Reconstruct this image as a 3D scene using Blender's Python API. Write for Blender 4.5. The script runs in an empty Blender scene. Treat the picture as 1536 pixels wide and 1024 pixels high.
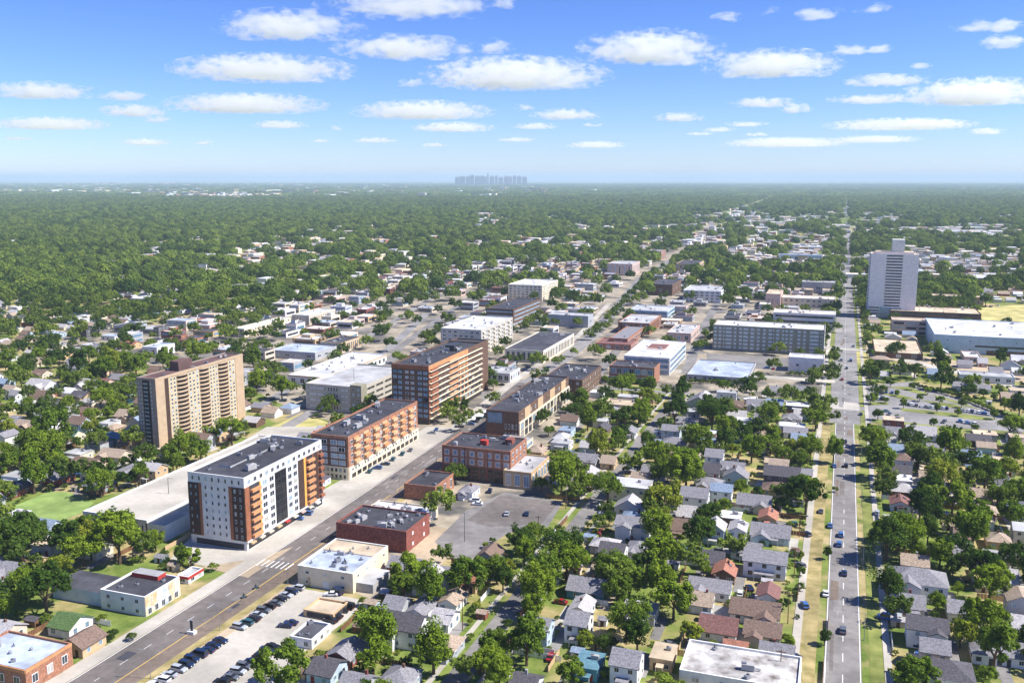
import bpy, math, random
import numpy as np
from mathutils import Vector, Matrix
R = random.Random(7)
C = bpy.data.collections.new('city'); bpy.context.scene.collection.children.link(C)
S = bpy.context.scene
PI = math.pi
# ------------------------------------------------------------------ camera
F, CX, CY, H = 1400.0, 768.0, 512.0, 130.0
YAW, PITCH = math.atan(502/1421.0), math.atan(244/1400.0)
fw = Vector((-math.sin(YAW), math.cos(YAW), 0)); rt = Vector((math.cos(YAW), math.sin(YAW), 0))
cf = fw*math.cos(PITCH) + Vector((0, 0, -math.sin(PITCH))); cu = fw*math.sin(PITCH) + Vector((0, 0, math.cos(PITCH)))
def G(px, py, z=0.0):
    d = cf + rt*((px-CX)/F) + cu*((CY-py)/F)
    t = (z-H)/d.z
    return Vector((d.x*t, d.y*t, z))
def proj(x, y, z=0.0):
    v = Vector((x, y, z-H)); zc = v.dot(cf)
    if zc < 1: return (-9999, -9999, 1)
    return (CX+F*v.dot(rt)/zc, CY-F*v.dot(cu)/zc, zc)
cam = bpy.data.cameras.new('camera'); co = bpy.data.objects.new('camera', cam); S.collection.objects.link(co)
cam.sensor_width = 36; cam.lens = 36*F/1536; cam.clip_start = 1; cam.clip_end = 300000
co.location = (0, 0, H); co.rotation_euler = (PI/2-PITCH, 0, YAW); S.camera = co
# ------------------------------------------------------------------ materials
MATS = {}
def nn(nt, t, **k):
    n = nt.nodes.new(t)
    for a, b in k.items(): setattr(n, a, b)
    return n
def mat(name, col, rough=0.8, var=0.25, scale=0.35, kind='plain', metal=0.0, col2=None, spec=0.3):
    if name in MATS: return MATS[name]
    m = bpy.data.materials.new(name); m.use_nodes = True; nt = m.node_tree; L = nt.links
    b = nt.nodes['Principled BSDF']; b.inputs['Roughness'].default_value = rough; b.inputs['Metallic'].default_value = metal
    b.inputs['Specular IOR Level'].default_value = spec
    geo = nn(nt, 'ShaderNodeNewGeometry'); mp = nn(nt, 'ShaderNodeMapping'); L.new(geo.outputs['Position'], mp.inputs['Vector'])
    n = nn(nt, 'ShaderNodeTexNoise'); n.inputs['Scale'].default_value = scale; n.inputs['Detail'].default_value = 6; n.inputs['Roughness'].default_value = 0.65
    L.new(mp.outputs[0], n.inputs['Vector'])
    r = nn(nt, 'ShaderNodeValToRGB'); L.new(n.outputs['Fac'], r.inputs['Fac'])
    c1 = [c*(1-var) for c in col]; c2 = col2 or [min(1, c*(1+var)) for c in col]
    e = r.color_ramp.elements; e[0].position = 0.32; e[1].position = 0.68
    e[0].color = (*c1, 1); e[1].color = (*c2, 1)
    out = r.outputs['Color']
    if kind in ('roof', 'shingle', 'brick', 'pave'):
        n2 = nn(nt, 'ShaderNodeTexNoise'); n2.inputs['Detail'].default_value = 3
        n2.inputs['Scale'].default_value = {'roof': 0.09, 'shingle': 2.2, 'brick': 1.6, 'pave': 0.05}[kind]
        if kind == 'shingle': mp.inputs['Scale'].default_value = (1, 1, 3)
        L.new(geo.outputs['Position'], n2.inputs['Vector'])
        r2 = nn(nt, 'ShaderNodeValToRGB'); L.new(n2.outputs['Fac'], r2.inputs['Fac'])
        v = {'roof': 0.28, 'shingle': 0.3, 'brick': 0.25, 'pave': 0.22}[kind]
        r2.color_ramp.elements[0].position = 0.38; r2.color_ramp.elements[1].position = 0.62
        r2.color_ramp.elements[0].color = (1-v,)*3+(1,); r2.color_ramp.elements[1].color = (1+v*.4,)*3+(1,)
        mx = nn(nt, 'ShaderNodeMix', data_type='RGBA', blend_type='MULTIPLY'); mx.inputs[0].default_value = 1
        L.new(out, mx.inputs[6]); L.new(r2.outputs[0], mx.inputs[7]); out = mx.outputs[2]
    if kind in ('brick', 'siding'):
        w = nn(nt, 'ShaderNodeTexWave', bands_direction='Z'); w.inputs['Scale'].default_value = 1.1 if kind == 'siding' else 2.2; w.inputs['Distortion'].default_value = 0.3
        L.new(geo.outputs['Position'], w.inputs['Vector'])
        mx = nn(nt, 'ShaderNodeMix', data_type='RGBA', blend_type='MULTIPLY'); mx.inputs[0].default_value = 0.18
        L.new(out, mx.inputs[6]); L.new(w.outputs['Color'], mx.inputs[7]); out = mx.outputs[2]
    L.new(out, b.inputs['Base Color'])
    MATS[name] = m
    return m
def srgb(*c): return tuple(((x/255+.055)/1.055)**2.4 if x > 10 else x/255/12.92 for x in c)
def W(name, r, g, b, kind='plain', rough=0.85, var=0.12, scale=0.4, **k): return mat(name, srgb(r, g, b), rough, var, scale, kind, **k)
# walls
W('white_wall', 216, 215, 210); W('cream_wall', 224, 210, 180); W('beige_wall', 205, 192, 172); W('tan_wall', 196, 168, 130)
W('grey_wall', 168, 166, 164); W('dark_grey_wall', 96, 94, 96); W('brown_wall', 116, 90, 74, 'brick'); W('red_brick', 146, 88, 76, 'brick', var=.2)
W('orange_brick', 172, 122, 96, 'brick', var=.2); W('lightblue_wall', 188, 205, 216, 'siding'); W('teal_wall', 92, 146, 158, 'siding')
W('siding_white', 228, 228, 226, 'siding'); W('siding_cream', 218, 208, 186, 'siding'); W('siding_grey', 176, 178, 180, 'siding'); W('pink_wall', 200, 172, 158)
W('lilac_wall', 232, 224, 220); W('dark_brown_panel', 74, 56, 48); W('orange_panel', 196, 142, 98, var=.2); W('rust_panel', 150, 96, 68, var=.25)
W('yellow_panel', 226, 168, 78); W('tower_tan', 186, 162, 132); W('tower_field', 196, 178, 142); W('tower_grey', 150, 136, 126); W('olive_grey', 150, 146, 128); W('concrete_wall', 190, 184, 172)
W('yellow_wall', 222, 184, 116, var=.35, scale=.5, col2=srgb(226, 214, 190)); W('mural_blue', 150, 174, 196, var=.3, scale=.5, col2=srgb(222, 220, 214))
# roofs
W('dark_roof', 74, 74, 80, 'roof', var=.3, scale=.25); W('charcoal_roof', 66, 66, 72, 'roof', var=.25, scale=.3); W('white_roof', 206, 206, 208, 'roof', var=.08, scale=.2)
W('pale_roof', 178, 178, 178, 'roof', var=.12, scale=.2); W('silver_roof', 170, 180, 196, 'roof', var=.25, scale=.25); W('tan_roof', 198, 180, 154, 'roof', var=.12)
W('brown_roof', 104, 80, 76, 'roof', var=.2, scale=.3); W('cream_roof', 218, 208, 194, 'roof', var=.1); W('teal_roof', 90, 128, 140, 'roof')
mat('stained_roof', srgb(120, 108, 98), .9, .3, .16, 'roof', col2=srgb(235, 233, 228))
W('grey_shingle', 138, 136, 140, 'shingle', var=.2, scale=1.2); W('dark_shingle', 88, 85, 90, 'shingle', var=.25, scale=1.2); W('brown_shingle', 124, 104, 92, 'shingle', var=.2, scale=1.2)
W('light_shingle', 180, 176, 176, 'shingle', var=.18, scale=1.2); W('terracotta_shingle', 168, 116, 96, 'shingle', var=.2, scale=1.2); W('blue_shingle', 136, 152, 172, 'shingle', var=.2, scale=1.2)
W('tan_shingle', 168, 150, 132, 'shingle', var=.2, scale=1.2); W('teal_shingle', 96, 134, 148, 'shingle', var=.2, scale=1.2); W('green_shingle', 88, 112, 66, 'shingle', var=.3, scale=1.2)
W('red_shingle', 130, 94, 88, 'shingle', var=.2, scale=1.2)
# glass, metal, misc
mat('dark_glass', srgb(52, 60, 68), .12, .4, .25, spec=.7); mat('sky_glass', srgb(110, 142, 164), .1, .4, .2, spec=.8); mat('pale_glass', srgb(150, 170, 182), .15, .35, .3, spec=.7)
mat('blind_glass', srgb(176, 172, 162), .35, .3, .5, spec=.5); mat('pane_black', srgb(34, 36, 40), .15, .4, .5, spec=.6)
W('frame_white', 230, 230, 228); W('frame_dark', 60, 58, 58); W('metal_grey', 150, 152, 158, rough=.45, metal=.4); W('metal_dark', 60, 62, 66, rough=.5); W('timber', 120, 88, 62, var=.3)
W('door_red', 140, 50, 44); W('door_brown', 92, 66, 50); W('awning_red', 176, 62, 54); W('awning_blue', 60, 110, 170); W('opening_pale', 206, 210, 208); W('opening_dark', 66, 64, 66)
# ground
W('asphalt_dark', 114, 107, 102, 'pave', var=.22, scale=.3); W('asphalt', 130, 126, 122, 'pave', var=.18, scale=.3); W('asphalt_pale', 140, 137, 134, 'pave', var=.15, scale=.4)
W('lane_asphalt', 122, 108, 96, 'pave', var=.2, scale=.5); W('concrete', 182, 176, 164, 'pave', var=.08, scale=.5); W('concrete_tan', 178, 160, 134, 'pave', var=.1, scale=.4)
W('paint_white', 226, 226, 222, var=.15, scale=2); W('paint_yellow', 206, 170, 84, var=.15, scale=2)
mat('lawn', srgb(112, 128, 56), .95, .3, .12, 'pave', col2=srgb(150, 152, 84)); mat('verge', srgb(150, 140, 84), .95, .3, .2, 'pave', col2=srgb(180, 162, 114))
mat('field', srgb(126, 152, 80), .95, .1, .2, 'pave', col2=srgb(146, 166, 94)); mat('dry_field', srgb(176, 172, 100), .95, .15, .1, 'pave', col2=srgb(206, 192, 130))
mat('bark', srgb(92, 76, 62), .95, .3, 2)
def ground_mat(name, cols, s1, s2):
    m = bpy.data.materials.new(name); m.use_nodes = True; nt = m.node_tree; L = nt.links; b = nt.nodes['Principled BSDF']
    b.inputs['Roughness'].default_value = .95; b.inputs['Specular IOR Level'].default_value = .1
    geo = nn(nt, 'ShaderNodeNewGeometry')
    rs = []
    for s, (p0, p1), cs in ((s1, (.36, .64), cols[0]), (s1*.6, (.4, .6), cols[1])):
        n = nn(nt, 'ShaderNodeTexNoise'); n.inputs['Scale'].default_value = s; n.inputs['Detail'].default_value = 6; n.inputs['Roughness'].default_value = .7
        L.new(geo.outputs['Position'], n.inputs['Vector'])
        r = nn(nt, 'ShaderNodeValToRGB'); L.new(n.outputs['Fac'], r.inputs['Fac']); e = r.color_ramp.elements
        e[0].position, e[1].position = p0, p1; e[0].color = (*srgb(*cs[0]), 1); e[1].color = (*srgb(*cs[1]), 1); rs.append(r)
    n = nn(nt, 'ShaderNodeTexNoise'); n.inputs['Scale'].default_value = s2; n.inputs['Detail'].default_value = 4; L.new(geo.outputs['Position'], n.inputs['Vector'])
    r = nn(nt, 'ShaderNodeValToRGB'); L.new(n.outputs['Fac'], r.inputs['Fac']); r.color_ramp.elements[0].position = .47; r.color_ramp.elements[1].position = .57
    mx = nn(nt, 'ShaderNodeMix', data_type='RGBA'); L.new(r.outputs[0], mx.inputs[0]); L.new(rs[0].outputs[0], mx.inputs[6]); L.new(rs[1].outputs[0], mx.inputs[7])
    L.new(mx.outputs[2], b.inputs['Base Color']); MATS[name] = m
ground_mat('ground', (((84, 104, 44), (128, 140, 70)), ((140, 132, 84), (178, 160, 118))), .12, .045)
ground_mat('far_ground', (((78, 104, 48), (120, 132, 70)), ((104, 120, 60), (166, 158, 112))), .004, .0007)
ground_mat('town_ground', (((138, 128, 112), (178, 166, 146)), ((92, 90, 86), (126, 120, 108))), .09, .035)
def leaf(name, a, b, trans=.34):
    m = bpy.data.materials.new(name); m.use_nodes = True; nt = m.node_tree; L = nt.links; nt.nodes.remove(nt.nodes['Principled BSDF'])
    oi = nn(nt, 'ShaderNodeObjectInfo'); geo = nn(nt, 'ShaderNodeNewGeometry')
    r = nn(nt, 'ShaderNodeValToRGB'); L.new(oi.outputs['Random'], r.inputs['Fac']); r.color_ramp.elements[0].color = (*a, 1); r.color_ramp.elements[1].color = (*b, 1)
    n = nn(nt, 'ShaderNodeTexNoise'); n.inputs['Scale'].default_value = .5; n.inputs['Detail'].default_value = 5; L.new(geo.outputs['Position'], n.inputs['Vector'])
    r2 = nn(nt, 'ShaderNodeValToRGB'); L.new(n.outputs['Fac'], r2.inputs['Fac']); r2.color_ramp.elements[0].color = (.5, .55, .5, 1); r2.color_ramp.elements[1].color = (1.5, 1.4, 1.1, 1)
    r2.color_ramp.elements[0].position = .35; r2.color_ramp.elements[1].position = .65
    mx = nn(nt, 'ShaderNodeMix', data_type='RGBA', blend_type='MULTIPLY'); mx.inputs[0].default_value = 1; L.new(r.outputs[0], mx.inputs[6]); L.new(r2.outputs[0], mx.inputs[7])
    d = nn(nt, 'ShaderNodeBsdfDiffuse'); t = nn(nt, 'ShaderNodeBsdfTranslucent'); ms = nn(nt, 'ShaderNodeMixShader'); ms.inputs[0].default_value = trans
    L.new(mx.outputs[2], d.inputs[0]); L.new(mx.outputs[2], t.inputs[0]); L.new(d.outputs[0], ms.inputs[1]); L.new(t.outputs[0], ms.inputs[2])
    L.new(ms.outputs[0], nt.nodes['Material Output'].inputs['Surface']); MATS[name] = m
leaf('leaf_dark', (.058, .112, .022), (.090, .155, .030)); leaf('leaf_mid', (.118, .195, .028), (.165, .245, .036))
leaf('leaf_bright', (.165, .255, .030), (.215, .300, .036)); leaf('leaf_yellow', (.225, .290, .036), (.270, .315, .048))
leaf('leaf_far', (.058, .112, .028), (.235, .315, .058), .38)
# ------------------------------------------------------------------ mesh helpers
class MB:
    def __init__(s): s.v = []; s.f = []; s.m = []; s.mats = []
    def mi(s, m):
        m = MATS[m] if isinstance(m, str) else m
        if m not in s.mats: s.mats.append(m)
        return s.mats.index(m)
    def face(s, pts, m):
        b = len(s.v); s.v += [tuple(p) for p in pts]; s.f.append(tuple(range(b, b+len(pts)))); s.m.append(s.mi(m)); return s
    def box(s, x0, x1, y0, y1, z0, z1, m, top=None, bottom=False):
        b = len(s.v); s.v += [(x, y, z) for z in (z0, z1) for x, y in ((x0, y0), (x1, y0), (x1, y1), (x0, y1))]
        i = s.mi(m); it = s.mi(top) if top else i
        for q in ((0, 1, 5, 4), (1, 2, 6, 5), (2, 3, 7, 6), (3, 0, 4, 7)): s.f.append(tuple(b+k for k in q)); s.m.append(i)
        s.f.append((b+4, b+5, b+6, b+7)); s.m.append(it)
        if bottom: s.f.append((b+3, b+2, b+1, b)); s.m.append(i)
        return s
    def prism(s, prof, a0, a1, axis, m):
        # prof: list of (u,z) ccw; extruded along axis 'x' or 'y'
        P = (lambda a, u, z: (a, u, z)) if axis == 'x' else (lambda a, u, z: (u, a, z))
        b = len(s.v); n = len(prof); s.v += [P(a0, u, z) for u, z in prof] + [P(a1, u, z) for u, z in prof]; i = s.mi(m)
        for k in range(n): s.f.append((b+k, b+(k+1) % n, b+n+(k+1) % n, b+n+k)); s.m.append(i)
        s.f.append(tuple(b+k for k in range(n))[::-1]); s.f.append(tuple(b+n+k for k in range(n))); s.m += [i, i]
        return s
    def cyl(s, x, y, z0, z1, r0, r1, m, n=10, cap=True):
        b = len(s.v); i = s.mi(m)
        for z, r in ((z0, r0), (z1, r1)): s.v += [(x+r*math.cos(2*PI*k/n), y+r*math.sin(2*PI*k/n), z) for k in range(n)]
        for k in range(n): s.f.append((b+k, b+(k+1) % n, b+n+(k+1) % n, b+n+k)); s.m.append(i)
        if cap: s.f.append(tuple(b+n+k for k in range(n))); s.m.append(i)
        return s
    def tube(s, p, q, r0, r1, m, n=6):
        p, q = Vector(p), Vector(q); d = (q-p).normalized(); a = d.orthogonal().normalized(); c = d.cross(a); b = len(s.v); i = s.mi(m)
        for o, r in ((p, r0), (q, r1)): s.v += [tuple(o+(a*math.cos(2*PI*k/n)+c*math.sin(2*PI*k/n))*r) for k in range(n)]
        for k in range(n): s.f.append((b+k, b+(k+1) % n, b+n+(k+1) % n, b+n+k)); s.m.append(i)
        s.f.append(tuple(b+n+k for k in range(n))); s.m.append(i); s.f.append(tuple(b+k for k in range(n))[::-1]); s.m.append(i)
        return s
    def mesh(s, name):
        me = bpy.data.meshes.new(name); me.from_pydata(s.v, [], s.f)
        for m in s.mats: me.materials.append(m)
        me.polygons.foreach_set('material_index', s.m); me.update(); return me
    def build(s, name, parent=None, loc=None): return obj(name, s.mesh(name), parent, loc)
def obj(name, me, parent=None, loc=None, rz=0.0, scale=None):
    o = bpy.data.objects.new(name, me); C.objects.link(o)
    if parent is not None: o.parent = parent
    if loc is not None: o.location = loc
    if rz: o.rotation_euler = (0, 0, rz)
    if scale is not None: o.scale = scale
    return o
def tag(o, label=None, cat=None, group=None, kind=None):
    for k, v in (('label', label), ('category', cat), ('group', group), ('kind', kind)):
        if v: o[k] = v
    return o
THINGS = []   # things whose label is composed from their surroundings: (object, pieces, position, category, group, tail)
LAND = []     # landmarks: (short name, x, y)
ORD = ['', 'second ', 'third ', 'fourth ', 'fifth ', 'sixth ', 'seventh ', 'eighth ', 'ninth ', 'tenth ', 'eleventh ', 'twelfth ', 'thirteenth ', 'fourteenth ', 'fifteenth ', 'sixteenth ',
       'seventeenth ', 'eighteenth ', 'nineteenth ', 'twentieth '] + ['twenty-%s ' % k for k in ('first', 'second', 'third', 'fourth', 'fifth', 'sixth', 'seventh', 'eighth', 'ninth')] + ['thirtieth '] + ['thirty-%s ' % k for k in ('first', 'second', 'third', 'fourth', 'fifth', 'sixth', 'seventh', 'eighth', 'ninth')] + ['fortieth '] + ['forty-%s ' % k for k in ('first', 'second', 'third', 'fourth', 'fifth', 'sixth', 'seventh', 'eighth', 'ninth')]
def thing(name, loc, rz=0.0): return obj(name, None, None, loc, rz)
# unit meshes for facade parts: x 0..1, z 0..1, sticks out towards -y by 1
UNIT = {}
def unit(m, frame=None):
    k = (m, frame)
    if k in UNIT: return UNIT[k]
    b = MB()
    def ring(x0, x1, z0, z1, y0, y1, mm):
        q = [(x0, z0), (x1, z0), (x1, z1), (x0, z1)]
        for i in range(4):
            (a, c), (d, e) = q[i], q[(i+1) % 4]; b.face([(a, y0, c), (d, y0, e), (d, y1, e), (a, y1, c)][::-1], mm)
    if frame:
        t = .065; ring(0, 1, 0, 1, 0, -1, frame)
        q = [(0, 0), (1, 0), (1, 1), (0, 1)]; p = [(t, t), (1-t, t), (1-t, 1-t), (t, 1-t)]
        for i in range(4):
            j = (i+1) % 4; b.face([(q[i][0], -1, q[i][1]), (q[j][0], -1, q[j][1]), (p[j][0], -1, p[j][1]), (p[i][0], -1, p[i][1])], frame)
        b.face([(t, -.55, t), (1-t, -.55, t), (1-t, -.55, 1-t), (t, -.55, 1-t)], m)
        b.face([(.48, -.8, t), (.52, -.8, t), (.52, -.8, 1-t), (.48, -.8, 1-t)], frame)
    else:
        ring(0, 1, 0, 1, 0, -1, m); b.face([(0, -1, 0), (1, -1, 0), (1, -1, 1), (0, -1, 1)], m)
    UNIT[k] = b.mesh('panel_unit'); return UNIT[k]
FROT = {'S': 0.0, 'E': PI/2, 'W': -PI/2, 'N': PI}
def part(root, name, face, plane, u0, u1, z0, z1, depth, m, frame=None, me=None):
    me = me or unit(m, frame)
    loc = {'S': (u0, plane, z0), 'E': (plane, u0, z0), 'W': (plane, u1, z0), 'N': (u1, plane, z0)}[face]
    return obj(name, me, root, loc, FROT[face], (u1-u0, depth, z1-z0))
class Facade:
    """collects repeated openings of one building: the first hundred as parts, the others as one part"""
    def __init__(s, root): s.root = root; s.it = []
    def grid(s, face, plane, u0, u1, z0, z1, nc, nr, fu=.55, fz=.55, m='dark_glass', frame='frame_white', depth=.12, name='window', skip=0.0):
        du, dz = (u1-u0)/nc, (z1-z0)/nr
        for r in range(nr):
            for c in range(nc):
                if skip and R.random() < skip: continue
                a = u0+du*(c+.5-fu/2); z = z0+dz*(r+.5-fz/2)
                mm = R.choice(['pane_black', 'pale_glass', 'dark_glass', 'blind_glass']) if name == 'window' and R.random() < .38 else m
                s.it.append((name, face, plane, a, a+du*fu, z, z+dz*fz, depth, mm, frame))
    def done(s):
        by = {}
        for it in s.it: by.setdefault(it[0], []).append(it)
        for name, its in by.items():
            for it in its[:100]: part(s.root, *it)
            if len(its) > 100:
                b = MB()
                for (_, face, pl, u0, u1, z0, z1, d, m, fr) in its[100:]:
                    M = Matrix.Translation({'S': (u0, pl, z0), 'E': (pl, u0, z0), 'W': (pl, u1, z0), 'N': (u1, pl, z0)}[face]) @ Matrix.Rotation(FROT[face], 4, 'Z') @ Matrix.Diagonal((u1-u0, d, z1-z0, 1))
                    me = unit(m, fr)
                    for p in me.polygons: b.face([M @ me.vertices[i].co for i in p.vertices], me.materials[p.material_index])
                o = b.build(name, s.root); o['kind'] = 'stuff'
# ------------------------------------------------------------------ occupancy (3 m cells)
OX0, OY0, OC = -1500, 100, 3.0
OCC = np.zeros((900, 900), bool)
def cell(x, y): return int((x-OX0)/OC), int((y-OY0)/OC)
def mark(x0, x1, y0, y1):
    a, b = cell(x0, y0); c, d = cell(x1, y1)
    OCC[max(a, 0):max(c+1, 0), max(b, 0):max(d+1, 0)] = True
def free(x0, x1, y0, y1):
    a, b = cell(x0, y0); c, d = cell(x1, y1)
    if a < 0 or b < 0 or c >= 899 or d >= 899: return True
    return not OCC[a:c+1, b:d+1].any()
def mark_poly(pts, grow=0.0):
    xs = [p[0] for p in pts]; ys = [p[1] for p in pts]
    a, b = cell(min(xs), min(ys)); c, d = cell(max(xs), max(ys))
    I, J = np.meshgrid(np.arange(max(a, 0), min(c+1, 900)), np.arange(max(b, 0), min(d+1, 900)), indexing='ij')
    if I.size: OCC[I, J] |= inpoly(OX0+(I+.5)*OC, OY0+(J+.5)*OC, pts)
def inpoly(x, y, pts):
    r = np.zeros(np.shape(x), bool); n = len(pts)
    for i in range(n):
        (x0, y0), (x1, y1) = pts[i][:2], pts[(i+1) % n][:2]
        if y0 == y1: continue
        c = ((y0 > y) != (y1 > y)) & (x < (x1-x0)*(y-y0)/(y1-y0)+x0); r ^= c
    return r
# ------------------------------------------------------------------ ground, roads
def structure(name, o): o['kind'] = 'structure'; return o
b = MB()
xs = [-60000, -20000, -8000, -4000, -2500] + list(range(-1600, 1601, 200)) + [2500, 4000, 8000, 20000, 60000]
ys = [-3000, -500] + list(range(0, 2401, 200)) + [3200, 4500, 6500, 10000, 20000, 40000, 60000]
for i in range(len(xs)-1):
    for j in range(len(ys)-1):
        near = xs[i] >= -1600 and xs[i+1] <= 1600 and ys[j+1] <= 2400
        b.face([(xs[i], ys[j], 0), (xs[i+1], ys[j], 0), (xs[i+1], ys[j+1], 0), (xs[i], ys[j+1], 0)], 'ground' if near else 'far_ground')
structure('ground', b.build('ground'))
NRB = 0
def ribbon(name, pts, w, z, m, off=0.0, thick=0.0, occ=False, dash=None):
    """flat strip along world points; off shifts it sideways (+ towards the right of travel)"""
    global NRB
    NRB += 1; z += .0007*NRB
    P = [Vector((p[0], p[1], 0)) for p in pts]; L, Rr = [], []
    for i, p in enumerate(P):
        t = ((P[min(i+1, len(P)-1)]-P[max(i-1, 0)])).normalized(); n = Vector((t.y, -t.x, 0))
        L.append(p+n*(off-w/2)); Rr.append(p+n*(off+w/2))
    bb = MB()
    def quad(a, c, d, e):
        up = Vector((0, 0, z)); bb.face([a+up, c+up, d+up, e+up][::-1], m)
        if thick:
            lo = Vector((0, 0, z-thick)); q = [a, c, d, e]
            for i in range(4): bb.face([q[i]+up, q[(i+1) % 4]+up, q[(i+1) % 4]+lo, q[i]+lo], m)
    for i in range(len(P)-1):
        if dash:
            ln = (P[i+1]-P[i]).length; n = max(1, int(ln/dash[1]))
            for k in range(n):
                a, c = k/n, k/n+dash[0]/dash[1]/n
                quad(L[i].lerp(L[i+1], a), Rr[i].lerp(Rr[i+1], a), Rr[i].lerp(Rr[i+1], c), L[i].lerp(L[i+1], c))
        else: quad(L[i], Rr[i], Rr[i+1], L[i+1])
        if occ: mark_poly([tuple(q[:2]) for q in (L[i], Rr[i], Rr[i+1], L[i+1])])
    return structure(name, bb.build(name))
NSH = 0
def sheet(name, pxs, z, m, occ=True):
    q = [G(*p) for p in pxs]
    if occ: mark_poly([(p.x, p.y) for p in q])
    area = sum(q[i].x*q[(i+1) % len(q)].y-q[(i+1) % len(q)].x*q[i].y for i in range(len(q)))
    if area < 0: q = q[::-1]
    global NSH
    NSH += 1; z += .0016*NSH
    return structure(name, MB().face([(p.x, p.y, z) for p in q], m).build(name))
def gp(l): return [(G(*p).x, G(*p).y) for p in l]
main = gp([(60, 1080), (152, 1024), (375, 878), (475, 811), (555, 755), (664, 678), (700, 652), (742, 618), (797, 572), (851, 534), (890, 502), (930, 455), (962, 418), (1004, 392), (1046, 364), (1069, 342), (1063, 330)])
AVX = G(1264, 1000).x
ave = [(AVX, 180), (AVX, 520), (AVX, 2600)]
ribbon('main_street', main[:9], 17, .06, 'asphalt_dark', occ=True); ribbon('main_street_far', main[8:], 12, .0615, 'asphalt_pale', occ=True)
ribbon('parking_lane', main[:8], 4.6, .075, 'lane_asphalt', off=6)
ribbon('centre_line', main[:9], .3, .09, 'paint_yellow', off=3.3)
ribbon('edge_line', main[:9], .25, .09, 'paint_white', off=-8.1)
ribbon('lane_dashes', main[:9], .16, .09, 'paint_white', off=-2.4, dash=(3, 9))
ribbon('pavement', main[:12], 5, .16, 'concrete', off=-11.2, thick=.16, occ=True)
ribbon('verge_strip', main[:8], 3, .14, 'verge', off=10.1, thick=.1, occ=True)
ribbon('kerb_walk', main[1:9], 3, .16, 'concrete_tan', off=13.2, thick=.16, occ=True)
ribbon('avenue', ave[:2], 9.6, .06, 'asphalt', occ=True)
ribbon('roadside_paving', main[10:], 27, .052, 'town_ground', occ=True); ribbon('avenue_wide', ave[1:], 16, .06, 'asphalt_pale', occ=True)
ribbon('avenue_dashes', ave, .2, .09, 'paint_white', dash=(5, 12))
ribbon('avenue_edge_line', ave[:2], .22, .09, 'paint_white', off=-4.5); ribbon('avenue_edge_line', ave[:2], .22, .09, 'paint_white', off=4.5)
ribbon('avenue_verge', ave[:2], 4.6, .05, 'verge', off=-9.3, occ=True); ribbon('avenue_verge', ave[:2], 3.6, .05, 'lawn', off=8.7, occ=True); ribbon('avenue_lawn', ave[1:], 3, .05, 'lawn', off=-9.8, occ=True); ribbon('avenue_lawn', ave[1:], 2.2, .05, 'lawn', off=9.3, occ=True)
ribbon('avenue_pavement', ave, 2.4, .14, 'concrete', off=-12.6, thick=.14, occ=True); ribbon('avenue_pavement', ave, 2.0, .14, 'concrete', off=11.6, thick=.14, occ=True)
RSX = G(700, 1000).x
res = [(RSX, 180), (RSX, 560)]
ribbon('residential_street', res, 6.5, .06, 'asphalt', occ=True); ribbon('residential_pavement', res, 1.6, .14, 'concrete', off=-6.4, thick=.14, occ=True); ribbon('residential_pavement', res, 1.4, .14, 'concrete', off=6.2, thick=.14)
y565 = G(1249, 572).y; y612 = G(1272, 609).y; y521 = G(1262, 521).y
ribbon('cross_street', [(AVX-110, y565), (AVX-6, y565)], 9, .065, 'concrete', occ=True)
ribbon('cross_street', [(AVX-300, y612), (AVX-7, y612)], 7, .065, 'asphalt_pale', occ=True)
ribbon('intersection_slab', [(AVX-8, y612), (AVX+8, y612)], 20, .08, 'concrete')
ribbon('cross_street', [(AVX+7, y612-4), (AVX+170, y612-4)], 9, .065, 'asphalt_pale', occ=True)
ribbon('cross_street', gp([(1235, 521), (1300, 526), (1380, 545), (1460, 565), (1560, 590)]), 9, .065, 'concrete', occ=True)
ribbon('cross_street', gp([(430, 640), (500, 600), (640, 470)]), 8, .065, 'asphalt_pale', occ=True)
ribbon('back_street', gp([(390, 610), (470, 560), (560, 500), (660, 440)]), 7, .065, 'asphalt_pale', occ=True)
for qq in ([(300, 535), (480, 505), (640, 480), (790, 462), (930, 458)], [(560, 580), (600, 520), (700, 450), (760, 410)], [(350, 500), (560, 455), (760, 430), (960, 425)], [(745, 620), (700, 545), (640, 500)], [(905, 500), (1060, 530)], [(935, 455), (1100, 468), (1250, 476)], [(1030, 560), (1050, 500), (1085, 440), (1130, 380)], [(880, 580), (930, 520), (1000, 440)]): ribbon('town_street', gp(qq), 7.5, .064, 'asphalt', occ=True)
ribbon('far_road', gp([(1063, 330), (1085, 322), (1103, 317), (1160, 296), (1197, 277)]), 30, .3, 'concrete')
ribbon('far_road', gp([(1020, 341), (1150, 338), (1268, 340), (1350, 344)]), 40, .3, 'concrete')
pr_ = random.Random(8)
for k in range(26):
    i = pr_.randrange(1, 7); a_, c_ = Vector(main[i]+(0,)), Vector(main[i+1]+(0,)); f0 = pr_.random()*.9; q0, q1 = a_.lerp(c_, f0), a_.lerp(c_, f0+.05+pr_.random()*.06); ribbon('road_patch', [q0, q1], pr_.uniform(.8, 3.4), .08, pr_.choice(['asphalt', 'charcoal_roof', 'asphalt_dark']), off=pr_.uniform(-6.5, 5))
    y0_ = pr_.uniform(230, 900); ribbon('road_patch', [(AVX, y0_), (AVX, y0_+pr_.uniform(4, 22))], pr_.uniform(.6, 2.6), .08, pr_.choice(['asphalt_dark', 'asphalt_pale', 'lane_asphalt']), off=pr_.uniform(-3, 3))
for k in range(7): ribbon('crosswalk', gp([(411, 852), (424, 843)]), .45, .092, 'paint_white', off=-7+1.9*k)
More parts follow.
